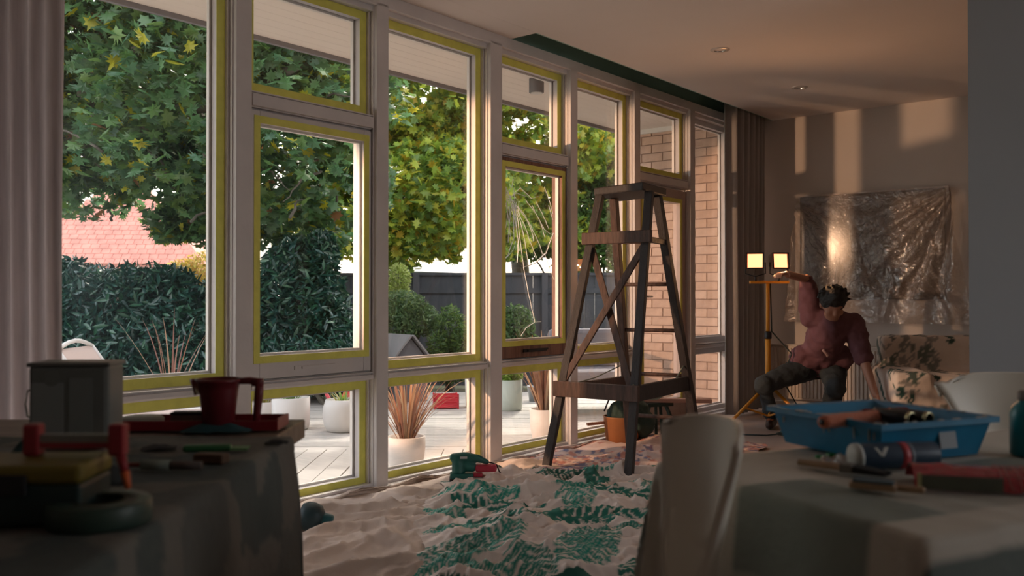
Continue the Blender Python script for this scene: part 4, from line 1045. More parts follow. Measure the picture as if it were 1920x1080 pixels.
def hand(b, wr, dirv, palmn, curl=.5, thumb=1):
    dirv = dirv.normalized(); palmn = (palmn-dirv*palmn.dot(dirv)).normalized(); sd2 = dirv.cross(palmn)
    pc = wr+dirv*.05
    for s in (-.028,-.010,.010,.028): caps(b, [wr+sd2*s*.5, wr+dirv*.075+sd2*s], [.017,.014], 8)
    for s, L in zip((-.031,-.0105,.0105,.031), (.058,.072,.078,.070)):
        p0 = wr+dirv*.082+sd2*s; d1 = (dirv+palmn*curl*.5+sd2*s*4).normalized(); d2 = (dirv+palmn*curl*1.5+sd2*s*3).normalized()
        p1 = p0+d1*L*.5; p2 = p1+d2*L*.5; caps(b, [p0,p1,p2], [.0095,.0088,.0075], 8)
    p0 = wr+dirv*.03+sd2*thumb*.026; p1 = p0+(dirv*.6+sd2*thumb*.8+palmn*.3).normalized()*.04; p2 = p1+(dirv*.8+sd2*thumb*.4+palmn*.4).normalized()*.03
    caps(b, [p0,p1,p2], [.014,.0105,.009], 8)
hand(sk, wrL, (wrL-elL).normalized()+Vector((0,0,-.1)), Vector((0,0,-1)), .7, 1)
hand(sk, wrR, (wrR-elR).normalized(), -RT, .5, -1)
body = sk.build('body', M_skin, pr, local=False); finish_remesh(body, .0095, 3, fac=.35)
# clothes
ts = MB()
caps(ts, [jo(1537,676,7.40), waist, chest], [.142,.148,.155]); caps(ts, [shL, chest.lerp(neck,.45), shR], [.085,.125,.085]); caps(ts, [chest, neck.lerp(chest,.25)], [.15,.075])
caps(ts, [shL, shL.lerp(elL,.88)], [.088,.070]); caps(ts, [shR, shR.lerp(elR,.95)], [.088,.075])
caps(ts, [jo(1505,672,7.36), jo(1575,672,7.34)], [.11,.11])
o = ts.build('t_shirt', mat('maroon_cotton', (.15,.065,.08), .85, var=.12, vscale=9, bump=.3, bscale=25), pr, local=False); finish_remesh(o, .013, 5, .035, .07)
jn = MB()
caps(jn, [hpL, pel, hpR], [.11,.125,.11]); caps(jn, [hpL, knL, knL.lerp(anL,.92)], [.115,.082,.062]); caps(jn, [hpR, knR, knR.lerp(anR,.92)], [.115,.082,.064])
o = jn.build('jeans', mat('dark_denim', (.035,.045,.05), .85, var=.2, vscale=12, bump=.3, bscale=60), pr, local=False); finish_remesh(o, .013, 4, .022, .06)
hr = MB(); hr.sphere(head+upv*.045-fd*.025, .108, 18, 12, (.95,1,1)); hr.sphere(head+upv*.09+fd*.01, .07, 14, 10)
for k in range(60):
    a_ = random.uniform(0,6.28); e_ = random.uniform(-.2,1.4); v_ = (sdv*math.cos(a_)*math.cos(e_)+(-fd)*abs(math.sin(a_))*math.cos(e_)*1.0+upv*math.sin(e_)).normalized()
    caps(hr, [head+upv*.04+v_*.09, head+upv*.04+v_*.128], [.02,.009], 6)
o = hr.build('hair', mat('black_hair', (.012,.014,.014), .6, bump=.6, bscale=60), pr, local=False); finish_remesh(o, .008, 2, .012, .02)
for an, dr_ in ((anL, (-RT*.35-FW*.9)), (anR, (-RT*.1-FW*1))):
    d_ = Vector(dr_).normalized(); f0 = Vector((an.x, an.y, .045)); s_ = MB()
    caps(s_, [f0-d_*.05, f0+d_*.06, f0+d_*.17+Vector((0,0,-.008))], [.043,.042,.033]); caps(s_, [f0, Vector((an.x,an.y,.10))], [.045,.04])
    o = s_.build('shoe', mat('dark_shoe', (.05,.03,.025), .6), pr, local=False); finish_remesh(o, .008, 3)
    for v in o.data.vertices: v.co.z = max(v.co.z, .004)
    lc = MB()
    for q in range(4): lc.tube([f0+d_*(.05+.025*q)-d_.cross(Vector((0,0,1)))*.025+Vector((0,0,.036-.003*q)), f0+d_*(.055+.025*q)+Vector((0,0,.046-.004*q)), f0+d_*(.05+.025*q)+d_.cross(Vector((0,0,1)))*.025+Vector((0,0,.036-.003*q))], .003, 5)
    lc.build('laces', mat('orange_lace', (.45,.15,.06), .7), o, local=False)
# small white print on the shirt front
pt = jo(1547,662,7.14); b = MB()
b.grid(lambda u, v: pt+RT*((u-.5)*.055*math.sin(PI*(.15+.7*v)))+Vector((0,0,(v-.5)*.028-(u-.5)*.04))-FW*.006*(1-abs(u-.5)), 6, 4)
b.build('shirt_print', mat('white_print', (.45,.30,.30), .8), pr, smooth=True, local=False, thick=.003)
# ================================================================== TABLES, CHAIRS AND THE CLUTTER ON THEM
def drape(name, label, loc, rz, a, b_, zt, ext, m, n=.014, seed=1, ripple=.03, print_fn=None, flare=.05):
    """cloth over a rectangular top: a, b_ half sizes; ext = overhang (left, right, near, far)"""
    t = empty('x', loc, rz) if False else None
    us = np.arange(-a-ext[0], a+ext[1]+1e-6, n); vs = np.arange(-b_-ext[2], b_+ext[3]+1e-6, n)
    b = MB(); nu = len(us); S = []
    for v in vs:
        for u in us:
            nx = min(max(u,-a),a); ny = min(max(v,-b_),b_); dx, dy = u-nx, v-ny; d = math.hypot(dx,dy)
            wr = .0035*ridge(u*1.2+.3*noise.noise(Vector((u*2,v*2,seed))), v*2.0, 3.0, seed)+.0015*noise.noise(Vector((u*18,v*18,seed)))
            if d < 1e-6: p = (u, v, zt+.002+wr)
            else:
                ex, ey = dx/d, dy/d; ang = math.atan2(ey, ex)
                per = (nx*ey-ny*ex)*1.0
                q = min(1, d/.35); rp = ripple*q*(math.sin(per*17+ang*7+seed+.8*math.sin(per*7))*.6+.5*noise.noise(Vector((per*7, d*2.5+ang, seed+4))))
                rad = .010+min(d,.012)*.5+flare*(1-math.exp(-d*3))*(1+.5*abs(math.sin(2*ang)))+rp*.9
                p = (nx+ex*rad, ny+ey*rad, zt+.002+wr-max(0,d-.010))
            b.v.append(Vector(p)); S.append((u, v))
    for j in range(len(vs)-1):
        for i in range(nu-1): q = j*nu+i; b.f.append((q,q+1,q+nu+1,q+nu))
    o = b.build(name, m, None, smooth=True); o.location = loc; o.rotation_euler = (0,0,rz)
    tag(o, label, 'tablecloth')
    if print_fn: paint_arr(o, print_fn(np.array(S)))
    return o
def paint_arr(o, col):
    me = o.data; ca = me.color_attributes.new('col', 'FLOAT_COLOR', 'POINT'); c4 = np.ones((len(col),4), np.float32); c4[:,:3] = col; ca.data.foreach_set('color', c4.ravel())
def table(name, label, loc, rz, a, b_, zt, m, th=.04, legw=.06, inset=.06):
    t = thing(name, label, 'table', loc, rz)
    MB().span((-a,-b_,zt-th), (a,b_,zt)).build('tabletop', m, t, bev=.004)
    MB().span((-a+inset,-b_+inset,zt-th-.07), (a-inset,b_-inset,zt-th)).build('apron', m, t)
    for sx in (-1,1):
        for sy in (-1,1): MB().span((sx*(a-inset)-legw/2, sy*(b_-inset)-legw/2, 0), (sx*(a-inset)+legw/2, sy*(b_-inset)+legw/2, zt-th)).build('leg', m, t, bev=.004)
    return t
M_oak = mat('table_oak', (.20,.15,.11), .5, var=.25, vscale=4, stretch=(1,8,8), bump=.1)
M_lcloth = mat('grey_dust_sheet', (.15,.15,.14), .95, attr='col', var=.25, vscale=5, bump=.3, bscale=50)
M_rcloth = mat('pale_dust_sheet', (.3,.28,.24), .95, attr='col', var=.10, vscale=5, bump=.2, bscale=50)
TZ = .745
# left table, edges square to the line of sight
table('work_table', 'oak work table at the left with its bare end showing past a dark dust sheet', W(-1.27, 1.74, 0), YAW, .705, .74, TZ, M_oak, th=.05)
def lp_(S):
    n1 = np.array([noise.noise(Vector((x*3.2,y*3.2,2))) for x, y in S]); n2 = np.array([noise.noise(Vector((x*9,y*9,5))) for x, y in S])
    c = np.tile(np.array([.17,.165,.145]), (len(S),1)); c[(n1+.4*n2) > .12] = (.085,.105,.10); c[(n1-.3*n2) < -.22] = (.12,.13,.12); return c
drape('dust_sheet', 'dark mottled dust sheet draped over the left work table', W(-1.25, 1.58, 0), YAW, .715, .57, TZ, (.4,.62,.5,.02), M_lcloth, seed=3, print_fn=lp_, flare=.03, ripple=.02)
ct, st = math.cos(R(25)), math.sin(R(25))
L_, Wd = 1.35, .615; A = (.307,1.815)
rc = (A[0]+ct*L_/2+st*Wd/2, A[1]+st*L_/2-ct*Wd/2)
table('paint_table', 'table at the lower right under a pale sheet, holding the blue tray', W(rc[0], rc[1], 0), YAW+R(25), L_/2-.01, Wd/2-.01, TZ, M_oak)
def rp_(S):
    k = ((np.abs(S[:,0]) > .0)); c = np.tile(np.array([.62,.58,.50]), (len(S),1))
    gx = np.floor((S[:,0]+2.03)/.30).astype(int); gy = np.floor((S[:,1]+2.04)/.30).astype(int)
    dk_ = (gy % 2 == 0); c[dk_] = (.46,.45,.39); d2 = (gx % 2 == 0)&dk_; c[d2] = (.26,.29,.255); c[S[:,1] < -Wd/2-.035] = (.15,.18,.165); return c  # near drop coloured darker to imitate its shade
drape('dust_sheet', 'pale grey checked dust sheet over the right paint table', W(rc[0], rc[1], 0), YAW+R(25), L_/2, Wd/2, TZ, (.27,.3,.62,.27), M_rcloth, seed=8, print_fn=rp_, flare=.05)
TT = TZ+.006
def T(px, py, z=TT): return G(px, py, z)

# shell chairs
M_shell = mat('cream_shell', (.78,.73,.63), .45)
def shell_chair(label, loc, rz, top=.885, wt=.37, rnd=.03):
    t = thing('shell_chair', label, 'chair', loc, rz, group='cream moulded shell chairs')
    # local: faces +y, back plane near y=-.2
    prof = [(.22,.455,.185),(.10,.440,.20),(-.05,.435,.20),(-.135,.455,.175),(-.175,.50,.125),(-.195,.56,.082),(-.21,.64,.098),(-.225,.72,.128),(-.235,.80,.165),(-.24,top-.03,.185),(-.242,top,.172)]
    m_ = len(prof); NU = 18
    def sm(t_):
        x = t_*(m_-1); i = min(int(x), m_-2); f = x-i
        p0, p1, p2, p3 = [prof[min(max(k,0),m_-1)] for k in (i-1,i,i+1,i+2)]
        return [.5*((2*b)+(-a+c)*f+(2*a-5*b+4*c-d)*f*f+(-a+3*b-3*c+d)*f**3) for a,b,c,d in zip(p0,p1,p2,p3)]
    def fn(u, v):
        y, z, w = sm(v); s = (u-.5)*2; x = w*s*(wt/.37)
        isb = max(0, min(1, (v-.35)/.25)); c = s*s
        y += isb*.055*c; z += (1-isb)*.02*c
        if v > .90: z -= rnd*c*c*(v-.90)/.10
        return (x, y, z)
    MB().grid(fn, NU, 44).build('shell', M_shell, t, smooth=True, thick=.011)
    for sx in (-1,1):
        for sy, y0 in ((1,.14),(-1,-.08)):
            MB().tube([(sx*.05,y0*.4,.432),(sx*.15,y0*.9,.425),(sx*.19,y0+sy*.04,.38),(sx*.235,y0+sy*.13,.008)], .009, 8).build('leg', M_chrome, t, smooth=True)
    return t
# facing directions: local +y in eye axes
c1 = W(.350, 1.50, 0); ang = math.atan2(-.20, -.98)      # local +y points to (lat .98, dep .17)
rz1 = YAW+ang-PI/2
rot1 = Matrix.Rotation(rz1, 3, 'Z')
ch1 = shell_chair('cream shell chair seen edge-on turned away from the right table corner', c1-rot1 @ Vector((0,-.235,0)), rz1, .880, .30)
rz2 = YAW+PI-R(10); rot2 = Matrix.Rotation(rz2, 3, 'Z')
ch2 = shell_chair('cream shell chair behind the blue tray at the right edge, back to the grey wall', W(1.43, 2.62, 0)-rot2 @ Vector((0,-.235,0)), rz2, .862, .42, .07)

# blue roller tray
M_blue = mat('blue_tray_plastic', (.01,.20,.38), .4, var=.15, vscale=12); M_drip = mat('dried_paint', (.42,.44,.42), .6)
tray = thing('paint_tray', 'big blue paint tray with dried grey paint on the right table', 'paint tray', W(.785, 1.95, TT+.004), YAW+R(23))
hx, hy, hh_ = .150, .160, .078
def ring(s, z, dz_near=0): return [Vector((x*s*hx, y*s*hy, z)) for x, y in ((-1,-1),(1,-1),(1,1),(-1,1))]
b = MB(); o_ = ring(1.0,hh_); i0 = ring(.87,0); r1_ = ring(1.06,hh_+.002); r2_ = ring(1.06,hh_-.010)
inn = ring(.965,hh_); fl_ = [Vector((x*.84*hx, y, z)) for x, y, z in ((-1,-.84*hy,.008),(1,-.84*hy,.008),(1,-.35*hy,.010),(-1,-.35*hy,.010),(1,.86*hy,.055),(-1,.86*hy,.055))]
b.v = i0+o_+r2_+r1_+inn+fl_
b.f = [(3,2,1,0)]+[(k,(k+1)%4,4+(k+1)%4,4+k) for k in range(4)]+[(4+k,4+(k+1)%4,8+(k+1)%4,8+k) for k in range(4)]+[(8+k,8+(k+1)%4,12+(k+1)%4,12+k) for k in range(4)]+[(12+k,12+(k+1)%4,16+(k+1)%4,16+k) for k in range(4)]
b.f += [(16,17,21,20),(17,18,24,22,21),(18,19,25,24),(19,16,20,23,25),(20,21,22,23),(23,22,24,25)]
b.build('tray_body', M_blue, tray)
for k in range(34):
    t_ = random.random(); sd_ = random.choice((0,1,2,3)); x, y = ((-1+2*t_)*1.0, -1) if sd_ == 0 else ((1,-1+2*t_) if sd_ == 1 else ((-1+2*t_,1) if sd_ == 2 else (-1,-1+2*t_)))
    MB().sphere((x*hx*1.02, y*hy*1.02, hh_+.002), 1, 8, 5, (random.uniform(.004,.014), random.uniform(.003,.007), .002)).build('paint_drip', M_drip, tray)
for k in range(6): t_ = random.random(); MB().sphere((-hx*.965-.002, (-1+2*t_)*hy*.9, hh_-.025), 1, 8, 5, (.002,.002,random.uniform(.006,.014))).build('paint_drip', M_drip, tray)
MB().grid(lambda u, v: ((u-.5)*2*.80*hx, -.80*hy+v*1.62*hy, .0135+ (.047*max(0,(v-.30))/.70) + .002*noise.noise(Vector((u*5,v*5,1)))), 14, 14).build('paint_skin', mat('grey_paint_skin', (.28,.27,.27), .35, var=.3, vscale=14), tray, smooth=True)
st_ = MB().box((.03+.0, -hy*.945-.004, .038), (.045,.002,.034), Euler((R(-9),0,0))).build('label_sticker', mat('sticker_grey', (.20,.22,.24), .5), tray)
MB().box((.03, -hy*.935-.0065, .028), (.045,.002,.013), Euler((R(-9),0,0))).build('label_band', mat('sticker_red', (.40,.04,.05), .5), tray)
def roller(label, a_, b_, r, m, handle=False, name='paint_roller', cat='roller'):
    t = thing(name, label, cat, a_); d = Vector(b_)-Vector(a_); L = d.length; dn = d.normalized()
    P = [dn*(L*k/20) for k in range(21)]; rs_ = [r*(1+.06*random.uniform(-1,1)) if 0 < k < 20 else r*.9 for k in range(21)]
    MB().tube(P, rs_, 16).build('sleeve', m, t, smooth=True)
    MB().tube([-dn*.004, dn*(L+.004)], r*.45, 12).build('core', M_black, t, smooth=True)
    MB().tube([dn*(L+.004), dn*(L+.03), dn*(L+.03)+FW*.03+Vector((0,0,-.01))], .003, 6).build('wire_arm', M_chrome, t)
    return t
zt_ = TT+hh_+.020
roller('fuzzy orange-red roller sleeve laid across the blue tray', Q(1541,791,1.80), Q(1684,776,1.92), .0135, mat('orange_fleece', (.90,.26,.12), .95, bump=1.0, bscale=220, sheen=.5))
roller('dark red roller sleeve behind the orange one in the tray', Q(1618,776,2.0), Q(1700,772,2.02), .011, mat('dark_red_fleece', (.22,.02,.03), .95, bump=1.0, bscale=220))
for (px, lb) in ((1709,'short dark tube with a bright brass rim in the tray, left of the pair'), (1741,'short dark tube with a bright brass rim in the tray, right of the pair')):
    a_ = Q(px, 785, 1.82); t = thing('metal_tube', lb, 'tube', a_, YAW+R(28), group='short metal tubes in the tray')
    MB().lathe([(.0125,0),(.0135,.002),(.0135,.085),(.0125,.088)], n=20, close=False).xf(Matrix.Rotation(R(-90),4,'X')).build('tube_body', M_black, t, smooth=True, thick=.001)
    MB().lathe([(.0115,-.001),(.0142,-.0012),(.0142,.006),(.0115,.006)], n=20, close=False).xf(Matrix.Rotation(R(-90),4,'X')).build('rim', mat('brass_rim', (.55,.50,.30), .25, metal=.9), t, smooth=True)
t = thing('roller_frame', 'black roller frame handle lying in the blue tray', 'roller', Q(1662, 797, 1.87))
MB().tube([(0,0,0), Vector((0,0,0))+RT*.04+FW*.015], .012, 12).build('grip', M_black, t, smooth=True)

# lying navy canister with red band
dn = (RT*.97+FW*.18).normalized()
cpos = T(1600,882)+Vector((0,0,.026))
tube_ = thing('sealant_canister', 'navy canister with white cap and red band lying before the tray', 'canister', cpos, math.atan2(dn.y, dn.x))
def lay(prof, n=28): return MB().lathe(prof, n=n).xf(Matrix.Rotation(R(90),4,'Y'))
lay([(.0245,0),(.0250,.002),(.0250,.165),(.024,.168)]).build('can', mat('navy_label', (.02,.05,.09), .4), tube_, smooth=True)
lay([(.006,-.002),(.0253,-.001),(.0256,.004),(.0256,.008)]).build('cap', mat('cap_white', (.55,.58,.54), .45), tube_, smooth=True)
lay([(.0253,.088),(.0253,.104)]).build('red_band', mat('band_red', (.45,.05,.06), .45), tube_, smooth=True)
lay([(.0253,.106),(.0253,.112)]).build('grey_band', mat('band_grey', (.18,.22,.26), .45), tube_, smooth=True)
b = MB()
for u0, u1, w in ((-.011,-.002,.0045), (.012,-.002,.007)):   # the pale V of the label
    P = []
    for k in range(7):
        t_ = k/6; a_ = R(40+t_*42); x = .045+(u0+(u1-u0)*t_); P.append((x, a_))
    base = len(b.v)
    for x, a_ in P:
        for s in (-1,1): b.v.append(Vector((x+s*w*.6, -.0256*math.sin(a_), .0256*math.cos(a_))))
    for k in range(6): q = base+2*k; b.f.append((q,q+1,q+3,q+2))
b.build('label_mark', mat('cap_white', (.5,.5,.5)), tube_)

# brushes
M_bwood = mat('brush_wood', (.36,.24,.14), .5, var=.2, stretch=(1,6,6)); M_brist = mat('dark_bristle', (.03,.03,.028), .9, bump=.8, bscale=300, stretch=(.1,1,1)); M_ferr = mat('dull_ferrule', (.16,.15,.13), .4, metal=.6)
def brush(label, loc, rz, L=.11, w=.045, bl=.05):
    t = thing('paint_brush', label, 'paint brush', loc, rz)
    def hf(u, v):
        x = u*L; ww = (.008+.006*math.sin(u*PI)*1.0+ (w*.35-.006)*max(0,(u-.8)/.2))/1; a_ = v*2*PI
        return (x, math.cos(a_)*ww, .009+math.sin(a_)*.006)
    MB().grid(hf, 16, 12).build('handle', M_bwood, t, smooth=True)
    MB().span((L,-w/2,.002), (L+.024,w/2,.017)).build('ferrule', M_ferr, t, bev=.002)
    b = MB(); b.v = [Vector(p) for p in ((L+.022,-w/2+.002,.003),(L+.022,w/2-.002,.003),(L+.022,w/2-.002,.016),(L+.022,-w/2+.002,.016),(L+.022+bl,-w/2,.004),(L+.022+bl,w/2,.004),(L+.022+bl,w/2-.003,.010),(L+.022+bl,-w/2+.003,.010))]
    b.f = [(0,3,2,1),(4,5,6,7),(0,1,5,4),(2,3,7,6),(1,2,6,5),(0,4,7,3)]; b.build('bristles', M_brist, t)
    return t
def flatang(a_, b_): d = b_-a_; return math.atan2(d.y, d.x)
p0, p1 = T(1497,874), T(1700,900); brush('wooden-handled paint brush lying between the navy canister and the table edge', p0, flatang(p0,p1), .085, .036, .062)
p0, p1 = T(1592,917), T(1725,930)
ss = thing('scrubbing_brush', 'small wooden block brush at the front edge of the right table', 'brush', p0, flatang(p0,p1))
MB().span((0,-.016,.004), (.075,.016,.016)).build('block', M_bwood, ss, bev=.004); MB().span((.07,-.007,.005), (.118,.009,.016)).build('handle', M_bwood, ss, bev=.005)
MB().span((.006,-.013,.016), (.070,.013,.020)).build('pad', mat('blue_grey_pad', (.08,.12,.14), .8), ss)
# red packet in netting
rp = thing('red_packet', 'red plastic packet with a grey card in wire netting, right of the canister', 'packet', T(1712,916), flatang(T(1712,916), T(1880,925)))
def pk_(u, v): return (u*.30, -.01+v*.115, .004+ .034*math.sin(PI*min(1,v*1.02))**.6*(1-.2*u)+.004*noise.noise(Vector((u*9,v*6,3))))
MB().grid(pk_, 30, 18).build('wrapper', mat('red_film', (.42,.015,.025), .25, coat=.5, bump=.9, bscale=40), rp, smooth=True)
b = MB(); b.grid(lambda u, v: (.010+u*.115, -.013-.001, .004+v*.022) if False else (.010+u*.125, -.014-.002*math.sin(u*PI), .004+v*.024), 10, 3); b.build('card', mat('grey_green_card', (.13,.15,.12), .7), rp, thick=.002)
MB().span((.004,-.017,.002), (.010,-.012,.030)).build('card_edge', mat('pale_yellow', (.5,.5,.25), .6), rp)
b = MB()
for k in range(13):
    x = .135+k*.014; b.tube([Vector(pk_((x+random.uniform(-.003,.003))/.30, j/7))+Vector((0,0,.003)) for j in range(8)], .0007, 4)
for j in range(1,6): b.tube([Vector(pk_(.45+.55*k/12, j/6.5+.01*random.uniform(-1,1)))+Vector((0,0,.003)) for k in range(13)], .0007, 4)
b.build('netting', mat('netting_pink', (.55,.25,.22), .5), rp)
# teal bottle
bt = thing('water_bottle', 'teal water bottle with grey cap at the right edge', 'bottle', G(1926, 853, TT), 0)
MB().lathe([(.030,0),(.034,.003),(.034,.085),(.030,.100),(.017,.112),(.016,.116)], n=32).build('bottle_body', mat('teal_enamel', (.01,.22,.26), .35), bt, smooth=True)
MB().lathe([(.018,.114),(.019,.116),(.019,.130),(.015,.134)], n=24).build('cap', mat('bottle_cap', (.20,.17,.15), .5), bt, smooth=True)
gc = thing('paint_can_opener', 'small bright green clip lying left of the navy canister', 'clip', T(1528,858), YAW+R(8))
MB().span((0,-.006,0), (.036,.004,.006)).build('clip_body', mat('bright_green', (.02,.30,.06), .4), gc, bev=.002); MB().span((.024,-.009,0), (.042,.007,.009)).build('clip_jaw', MATS['bright_green'], gc, bev=.002)
cr2 = thing('plastic_wrap', 'scrap of clear crumpled film beside the canister cap', 'plastic wrap', T(1572,872))
def cf(u, v): x = (u-.5)*.07; y = (v-.5)*.05; return (x, y, .002+.022*abs(noise.noise(Vector((u*3,v*3,7))))+.006*abs(noise.noise(Vector((u*9,v*9,2)))))
MB().grid(cf, 20, 16).build('film', M_plastic, cr2, smooth=False)

# ---- left table clutter
M_tin = mat('grey_tin', (.17,.18,.17), .5, var=.1, vscale=9)
p = T(146, 830); tn = thing('paint_tin', 'square grey paint tin with wire handle standing on the left table', 'paint tin', p, YAW+R(4))
MB().span((-.086,-.05,.0), (.086,.05,.178)).build('tin_body', M_tin, tn, bev=.010)
MB().span((-.089,-.053,.174), (.089,.053,.184)).build('lid', mat('tin_lid', (.13,.13,.12), .4), tn, bev=.004)
MB().span((-.078,-.0512,.012), (-.010,-.0502,.140)).build('label_panel', mat('label_slate', (.26,.28,.27), .6), tn)
MB().span((.002,-.0512,.012), (.052,-.0502,.150)).build('label_panel', mat('label_dark', (.21,.23,.22), .6), tn)
MB().lathe([(.018,-.0005),(.018,.0005)], n=24).xf(Matrix.Translation((-.035,-.0515,.150)) @ Matrix.Rotation(R(90),4,'X')).build('label_disc', mat('label_disc', (.17,.18,.17), .5), tn)
MB().tube([(-.088,0,.13),(-.104,-.01,.118),(-.108,-.012,.09),(-.104,-.01,.062),(-.088,0,.05)], .0022, 6).build('wire_handle', M_chrome, tn, smooth=True)
# red jug
M_jug = mat('dark_red_jug', (.15,.012,.018), .4)
p = T(411, 806); jg = thing('mixing_jug', 'dark red plastic mixing jug with a long handle, by the window side', 'jug', p, YAW)
MB().lathe([(.032,0),(.036,.003),(.047,.100),(.050,.116),(.056,.120),(.056,.127),(.050,.127),(.033,.008),(.001,.007)], n=36, close=False).build('jug_body', M_jug, jg, smooth=True)
MB().grid(lambda u, v: (-.050-.020*math.sin(v*PI*.5)*(1-abs(u-.5)*1.4), (u-.5)*.05, .088+.038*v), 8, 8).build('spout', M_jug, jg, smooth=True, thick=.004)
h = MB()
h.tube([(.045,0,.121),(.075,0,.122),(.098,0,.118)], [.008,.009,.010], 10); h.tube([(.100,0,.122),(.098,0,.085),(.094,0,.045),(.089,0,.002)], [.011,.011,.010,.008], 10); h.box((.096,0,.118), (.024,.02,.018))
h.build('handle', M_jug, jg, smooth=True)
# low red tray behind jug
p = T(360, 812); rt_ = thing('red_tool_tray', 'shallow red plastic tray lying behind the jug and the tin', 'tray', p+FW*.10, YAW+R(1))
M_rt = mat('red_tray', (.24,.012,.02), .4)
b = MB(); 
for a_, b_ in (((-.20,-.06,0),(.195,.06,.004)), ((-.20,-.06,.004),(.195,-.055,.024)), ((-.20,.055,.004),(.195,.06,.026)), ((-.20,-.055,.004),(-.195,.055,.024)), ((.19,-.055,.004),(.195,.055,.028))): b.span(a_, b_)
b.build('tray_body', M_rt, rt_)
p = p+FW*.09; sb_ = thing('sanding_block', 'brown cork sanding block resting in the red tray', 'sanding block', T(330,812)+FW*.10+Vector((0,0,.005)), YAW+R(3))
MB().span((-.045,-.02,0), (.045,.02,.032)).build('cork', mat('cork', (.16,.11,.09), .9, bump=.3), sb_, bev=.008); MB().span((-.045,-.021,.028), (.045,.021,.035)).build('grit_sheet', M_dark, sb_, bev=.003)
ld2 = thing('tub_lid', 'round pale lid in the red tray next to the square tin', 'lid', T(236,812)+FW*.10+Vector((0,0,.006)))
MB().lathe([(.050,0),(.052,.002),(.052,.016),(.046,.022),(.001,.023)], n=32, close=False).build('lid_disc', mat('pale_lid', (.30,.32,.28), .5), ld2, smooth=True)
tc_ = thing('teal_cloth', 'folded teal rag lying against the red jug', 'cloth', T(400,812)+FW*.03, YAW)
MB().grid(lambda u, v: ((u-.5)*.17, (v-.5)*.06, .002+.022*max(0,math.sin(u*PI))*math.sin(v*PI)+.004*noise.noise(Vector((u*6,v*4,2)))), 24, 10).build('rag', mat('teal_rag', (.02,.07,.08), .9), tc_, smooth=True)
# scrapers, rolls etc
gs = thing('green_scraper', 'green handled scraper lying flat behind the brown block', 'scraper', T(345,846), YAW+R(6))
MB().span((.0,-.012,.0), (.10,.012,.014)).build('handle', mat('dark_green_grip', (.03,.14,.05), .5), gs, bev=.005); MB().span((.10,-.022,.004), (.135,.022,.007)).build('blade', mat('green_blade', (.05,.20,.05), .4), gs)
wb_ = thing('wooden_block', 'small brown wood block on the left table, right of the scraper', 'block', T(395,868), YAW+R(-12))
MB().span((-.03,-.015,0), (.035,.015,.020)).build('block_body', mat('brown_block', (.11,.06,.035), .7), wb_, bev=.004)
wr = thing('tape_tube', 'pale green paper tube lying beside the wood block', 'tube', T(268,882)+Vector((0,0,.011)), YAW-R(4))
MB().lathe([(.010,0),(.010,.055)], n=18).xf(Matrix.Rotation(R(90),4,'Y')).build('tube_body', mat('pale_green_paper', (.22,.26,.22), .7), wr, smooth=True)
MB().lathe([(.0085,.055),(.0085,.115)], n=18).xf(Matrix.Rotation(R(90),4,'Y')).build('grey_half', mat('tube_brown', (.10,.08,.07), .7), wr, smooth=True)
MB().lathe([(.004,-.03),(.004,0)], n=10).xf(Matrix.Rotation(R(90),4,'Y')).build('red_nozzle', mat('nozzle_red', (.2,.03,.02), .5), wr, smooth=True)
bt2 = thing('brown_tub', 'low dark brown tub in front of the square paint tin', 'tub', T(135,880), YAW)
MB().lathe([(.050,0),(.055,.003),(.062,.036),(.064,.038),(.058,.038),(.052,.006),(.001,.005)], n=32, sx=1.0, sy=.6, close=False).build('tub_body', mat('dark_brown', (.045,.022,.018), .5), bt2, smooth=True)
# orange-red clamp
cl_ = thing('bar_clamp', 'red and silver bar clamp with an orange tip on the yellow toolbox', 'clamp', T(95,922)+Vector((0,0,.030)), YAW)
MB().span((-.055,-.006,.008), (.075,.006,.020)).build('bar', mat('clamp_silver', (.24,.24,.22), .4), cl_)
MB().span((-.055,-.008,-.0), (.075,.008,.008)).build('bar_shoe', mat('clamp_red', (.30,.02,.03), .4), cl_)
for x in (-.045,.083): MB().span((x-.012,-.012,-.012), (x+.012,.012,.036)).build('jaw', mat('clamp_red', (.3,.02,.03)), cl_, bev=.004)
MB().tube([(.088,-.004,-.01),(.098,-.012,-.035)], [.008,.006], 10).build('grip', mat('clamp_red', (.3,.02,.03)), cl_, smooth=True)
MB().tube([(.098,-.012,-.035),(.106,-.018,-.058)], [.007,.004], 10).build('tip', mat('orange_tip', (.70,.14,.04), .4), cl_, smooth=True)
yb = thing('toolbox', 'dark yellow and green toolbox in the lower left corner', 'toolbox', T(30, 985)+Vector((0,0,.0))+FW*.05, YAW+R(3))
M_yb = mat('mustard_plastic', (.16,.12,.015), .5); M_gb = mat('deep_green_plastic', (.012,.03,.028), .5)
MB().span((-.12,-.06,.0), (.092,.06,.060)).build('box_body', M_gb, yb, bev=.006); MB().span((-.122,-.062,.060), (.094,.062,.088)).build('box_lid', M_yb, yb, bev=.008)
MB().span((-.02,-.068,.045), (.02,-.061,.075)).build('latch', M_black, yb, bev=.002)
cl_.location = yb.location + Vector((0,0,.101)) + RT*.035 + FW*.02
rl = thing('tape_roll', 'large dark green roll of tape lying flat right of the toolbox', 'tape', T(188, 978), YAW)
b = MB().lathe([(.038,0),(.070,0),(.072,.003),(.072,.030),(.070,.033),(.038,.033)], n=40, close=False); n_ = 40
b.f += [((5)*n_+k, (5)*n_+(k+1)%n_, (k+1)%n_, k) for k in range(n_)]
b.build('tape_ring', mat('dark_green_tape', (.035,.065,.05), .45), rl, smooth=True, bev=0)
MB().lathe([(.036,.001),(.038,.001),(.038,.034),(.036,.034)], n=40, close=False).build('paper_core', mat('tape_core', (.08,.07,.05), .8), rl, smooth=True)
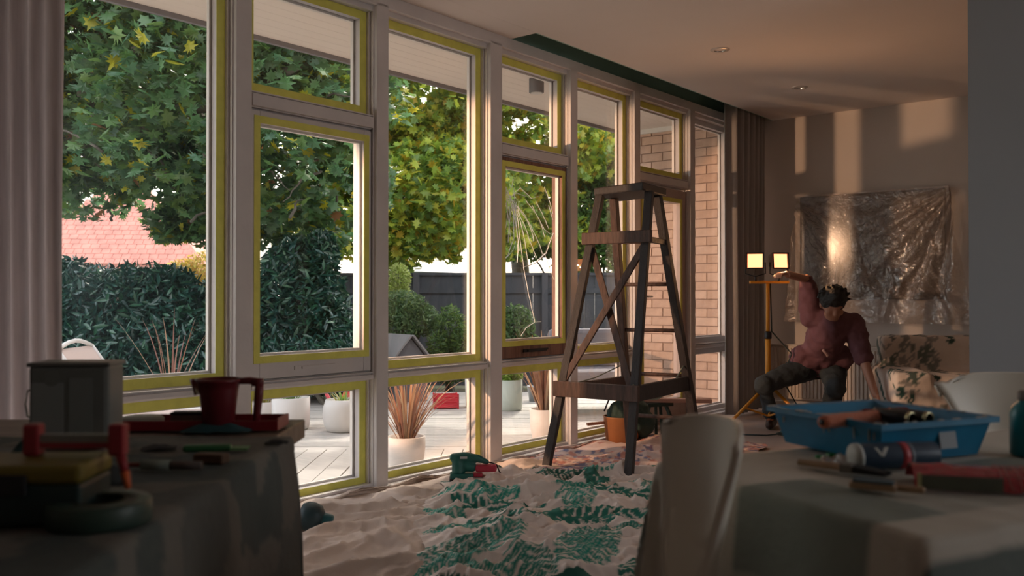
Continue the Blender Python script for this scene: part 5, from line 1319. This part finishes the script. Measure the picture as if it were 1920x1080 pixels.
# a few flat dark scraps
for (px, py, w, d, lb, c_, nm, ct_) in ((520,832,.05,.03,'small folded black sandpaper at the right end of the left table', (.03,.03,.03), 'sandpaper', 'sandpaper'),
                       (300,842,.07,.035,'folded dark grey sandpaper near the tin on the left table', (.05,.05,.05), 'sandpaper', 'sandpaper'),
                       (210,905,.06,.04,'crumpled dark rag in front of the brown tub', (.045,.05,.05), 'rag', 'rag'),
                       (60,850,.08,.05,'balled dark teal rag left of the brown tub', (.02,.05,.05), 'rag', 'rag')):
    b = MB(); sd0 = random.random()*9
    k_ = 1.0 if nm == 'rag' else .25
    b.grid(lambda u, v: ((u-.5)*w, (v-.5)*d, .003+k_*(.028*math.sin(u*PI)*math.sin(v*PI)+.010*noise.noise(Vector((u*4,v*4,sd0))))), 16, 12)
    o = b.build(nm, mat(nm+'_%d' % px, c_, .9), None, smooth=True, thick=.002); o.location = T(px,py); o.rotation_euler = (0,0,YAW+random.uniform(-.3,.3)); tag(o, lb, ct_)

# ---------------------------------------------------------------- power sander and flask on the floor
M_sg = mat('sander_green', (.015,.12,.10), .45); M_sr = mat('sander_red', (.45,.03,.06), .5)
sl_ = G(876, 903, .05); sa = thing('power_sander', 'green power sander with red dust box lying on the drop cloth by the sill', 'sander', Vector((sl_.x, sl_.y, .062)), YAW+R(4))
b = MB(); caps(b, [(-.075,0,.125),(-.02,0,.128),(.06,0,.118),(.11,0,.098)], [.024,.028,.022,.014]); caps(b, [(-.055,0,.12),(-.05,0,.045)], [.030,.036]); caps(b, [(.0,0,.075),(.03,0,.07)],[.03,.026])
o = b.build('motor_body', M_sg, sa); finish_remesh(o, .006, 3)
MB().span((-.095,-.045,.012), (.035,.045,.040)).build('base_plate', M_sg, sa, bev=.008); MB().span((-.098,-.048,.0), (.038,.048,.012)).build('sanding_pad', M_dark, sa, bev=.002)
MB().span((.045,-.028,.045), (.165,.028,.085)).build('dust_box', M_sr, sa, bev=.012); MB().span((.035,-.03,.020), (.085,.03,.04)).build('clamp_lever', M_sr, sa, bev=.005)
MB().tube([(.105,0,.10),(.14,0,.092),(.165,.01,.08),(.18,.02,.04),(.20,.05,.01)], .004, 8).build('cord', M_black, sa, smooth=True)
MB().box((-.02,-.0295,.128), (.04,.003,.012)).build('side_label', mat('pale_label', (.5,.5,.48), .5), sa)
fl_ = Q(587, 985, 4.10)
fk = thing('water_flask', 'dark teal round flask lying at the foot of the left table', 'flask', Vector((fl_.x, fl_.y, .085)), YAW)
MB().lathe([(.001,-.06),(.05,-.055),(.064,-.03),(.066,0),(.058,.03),(.035,.048),(.030,.05)], n=32).xf(Matrix.Rotation(R(90),4,'Y')).xf(Matrix.Rotation(R(14),4,'Y')).build('flask_body', mat('dark_teal', (.02,.05,.06), .5), fk, smooth=True)
MB().lathe([(.030,.045),(.032,.05),(.032,.085),(.026,.092),(.001,.093)], n=28, close=False).xf(Matrix.Rotation(R(90),4,'Y')).xf(Matrix.Rotation(R(14),4,'Y')).build('screw_cap', mat('teal_cap', (.02,.13,.15), .45), fk, smooth=True)
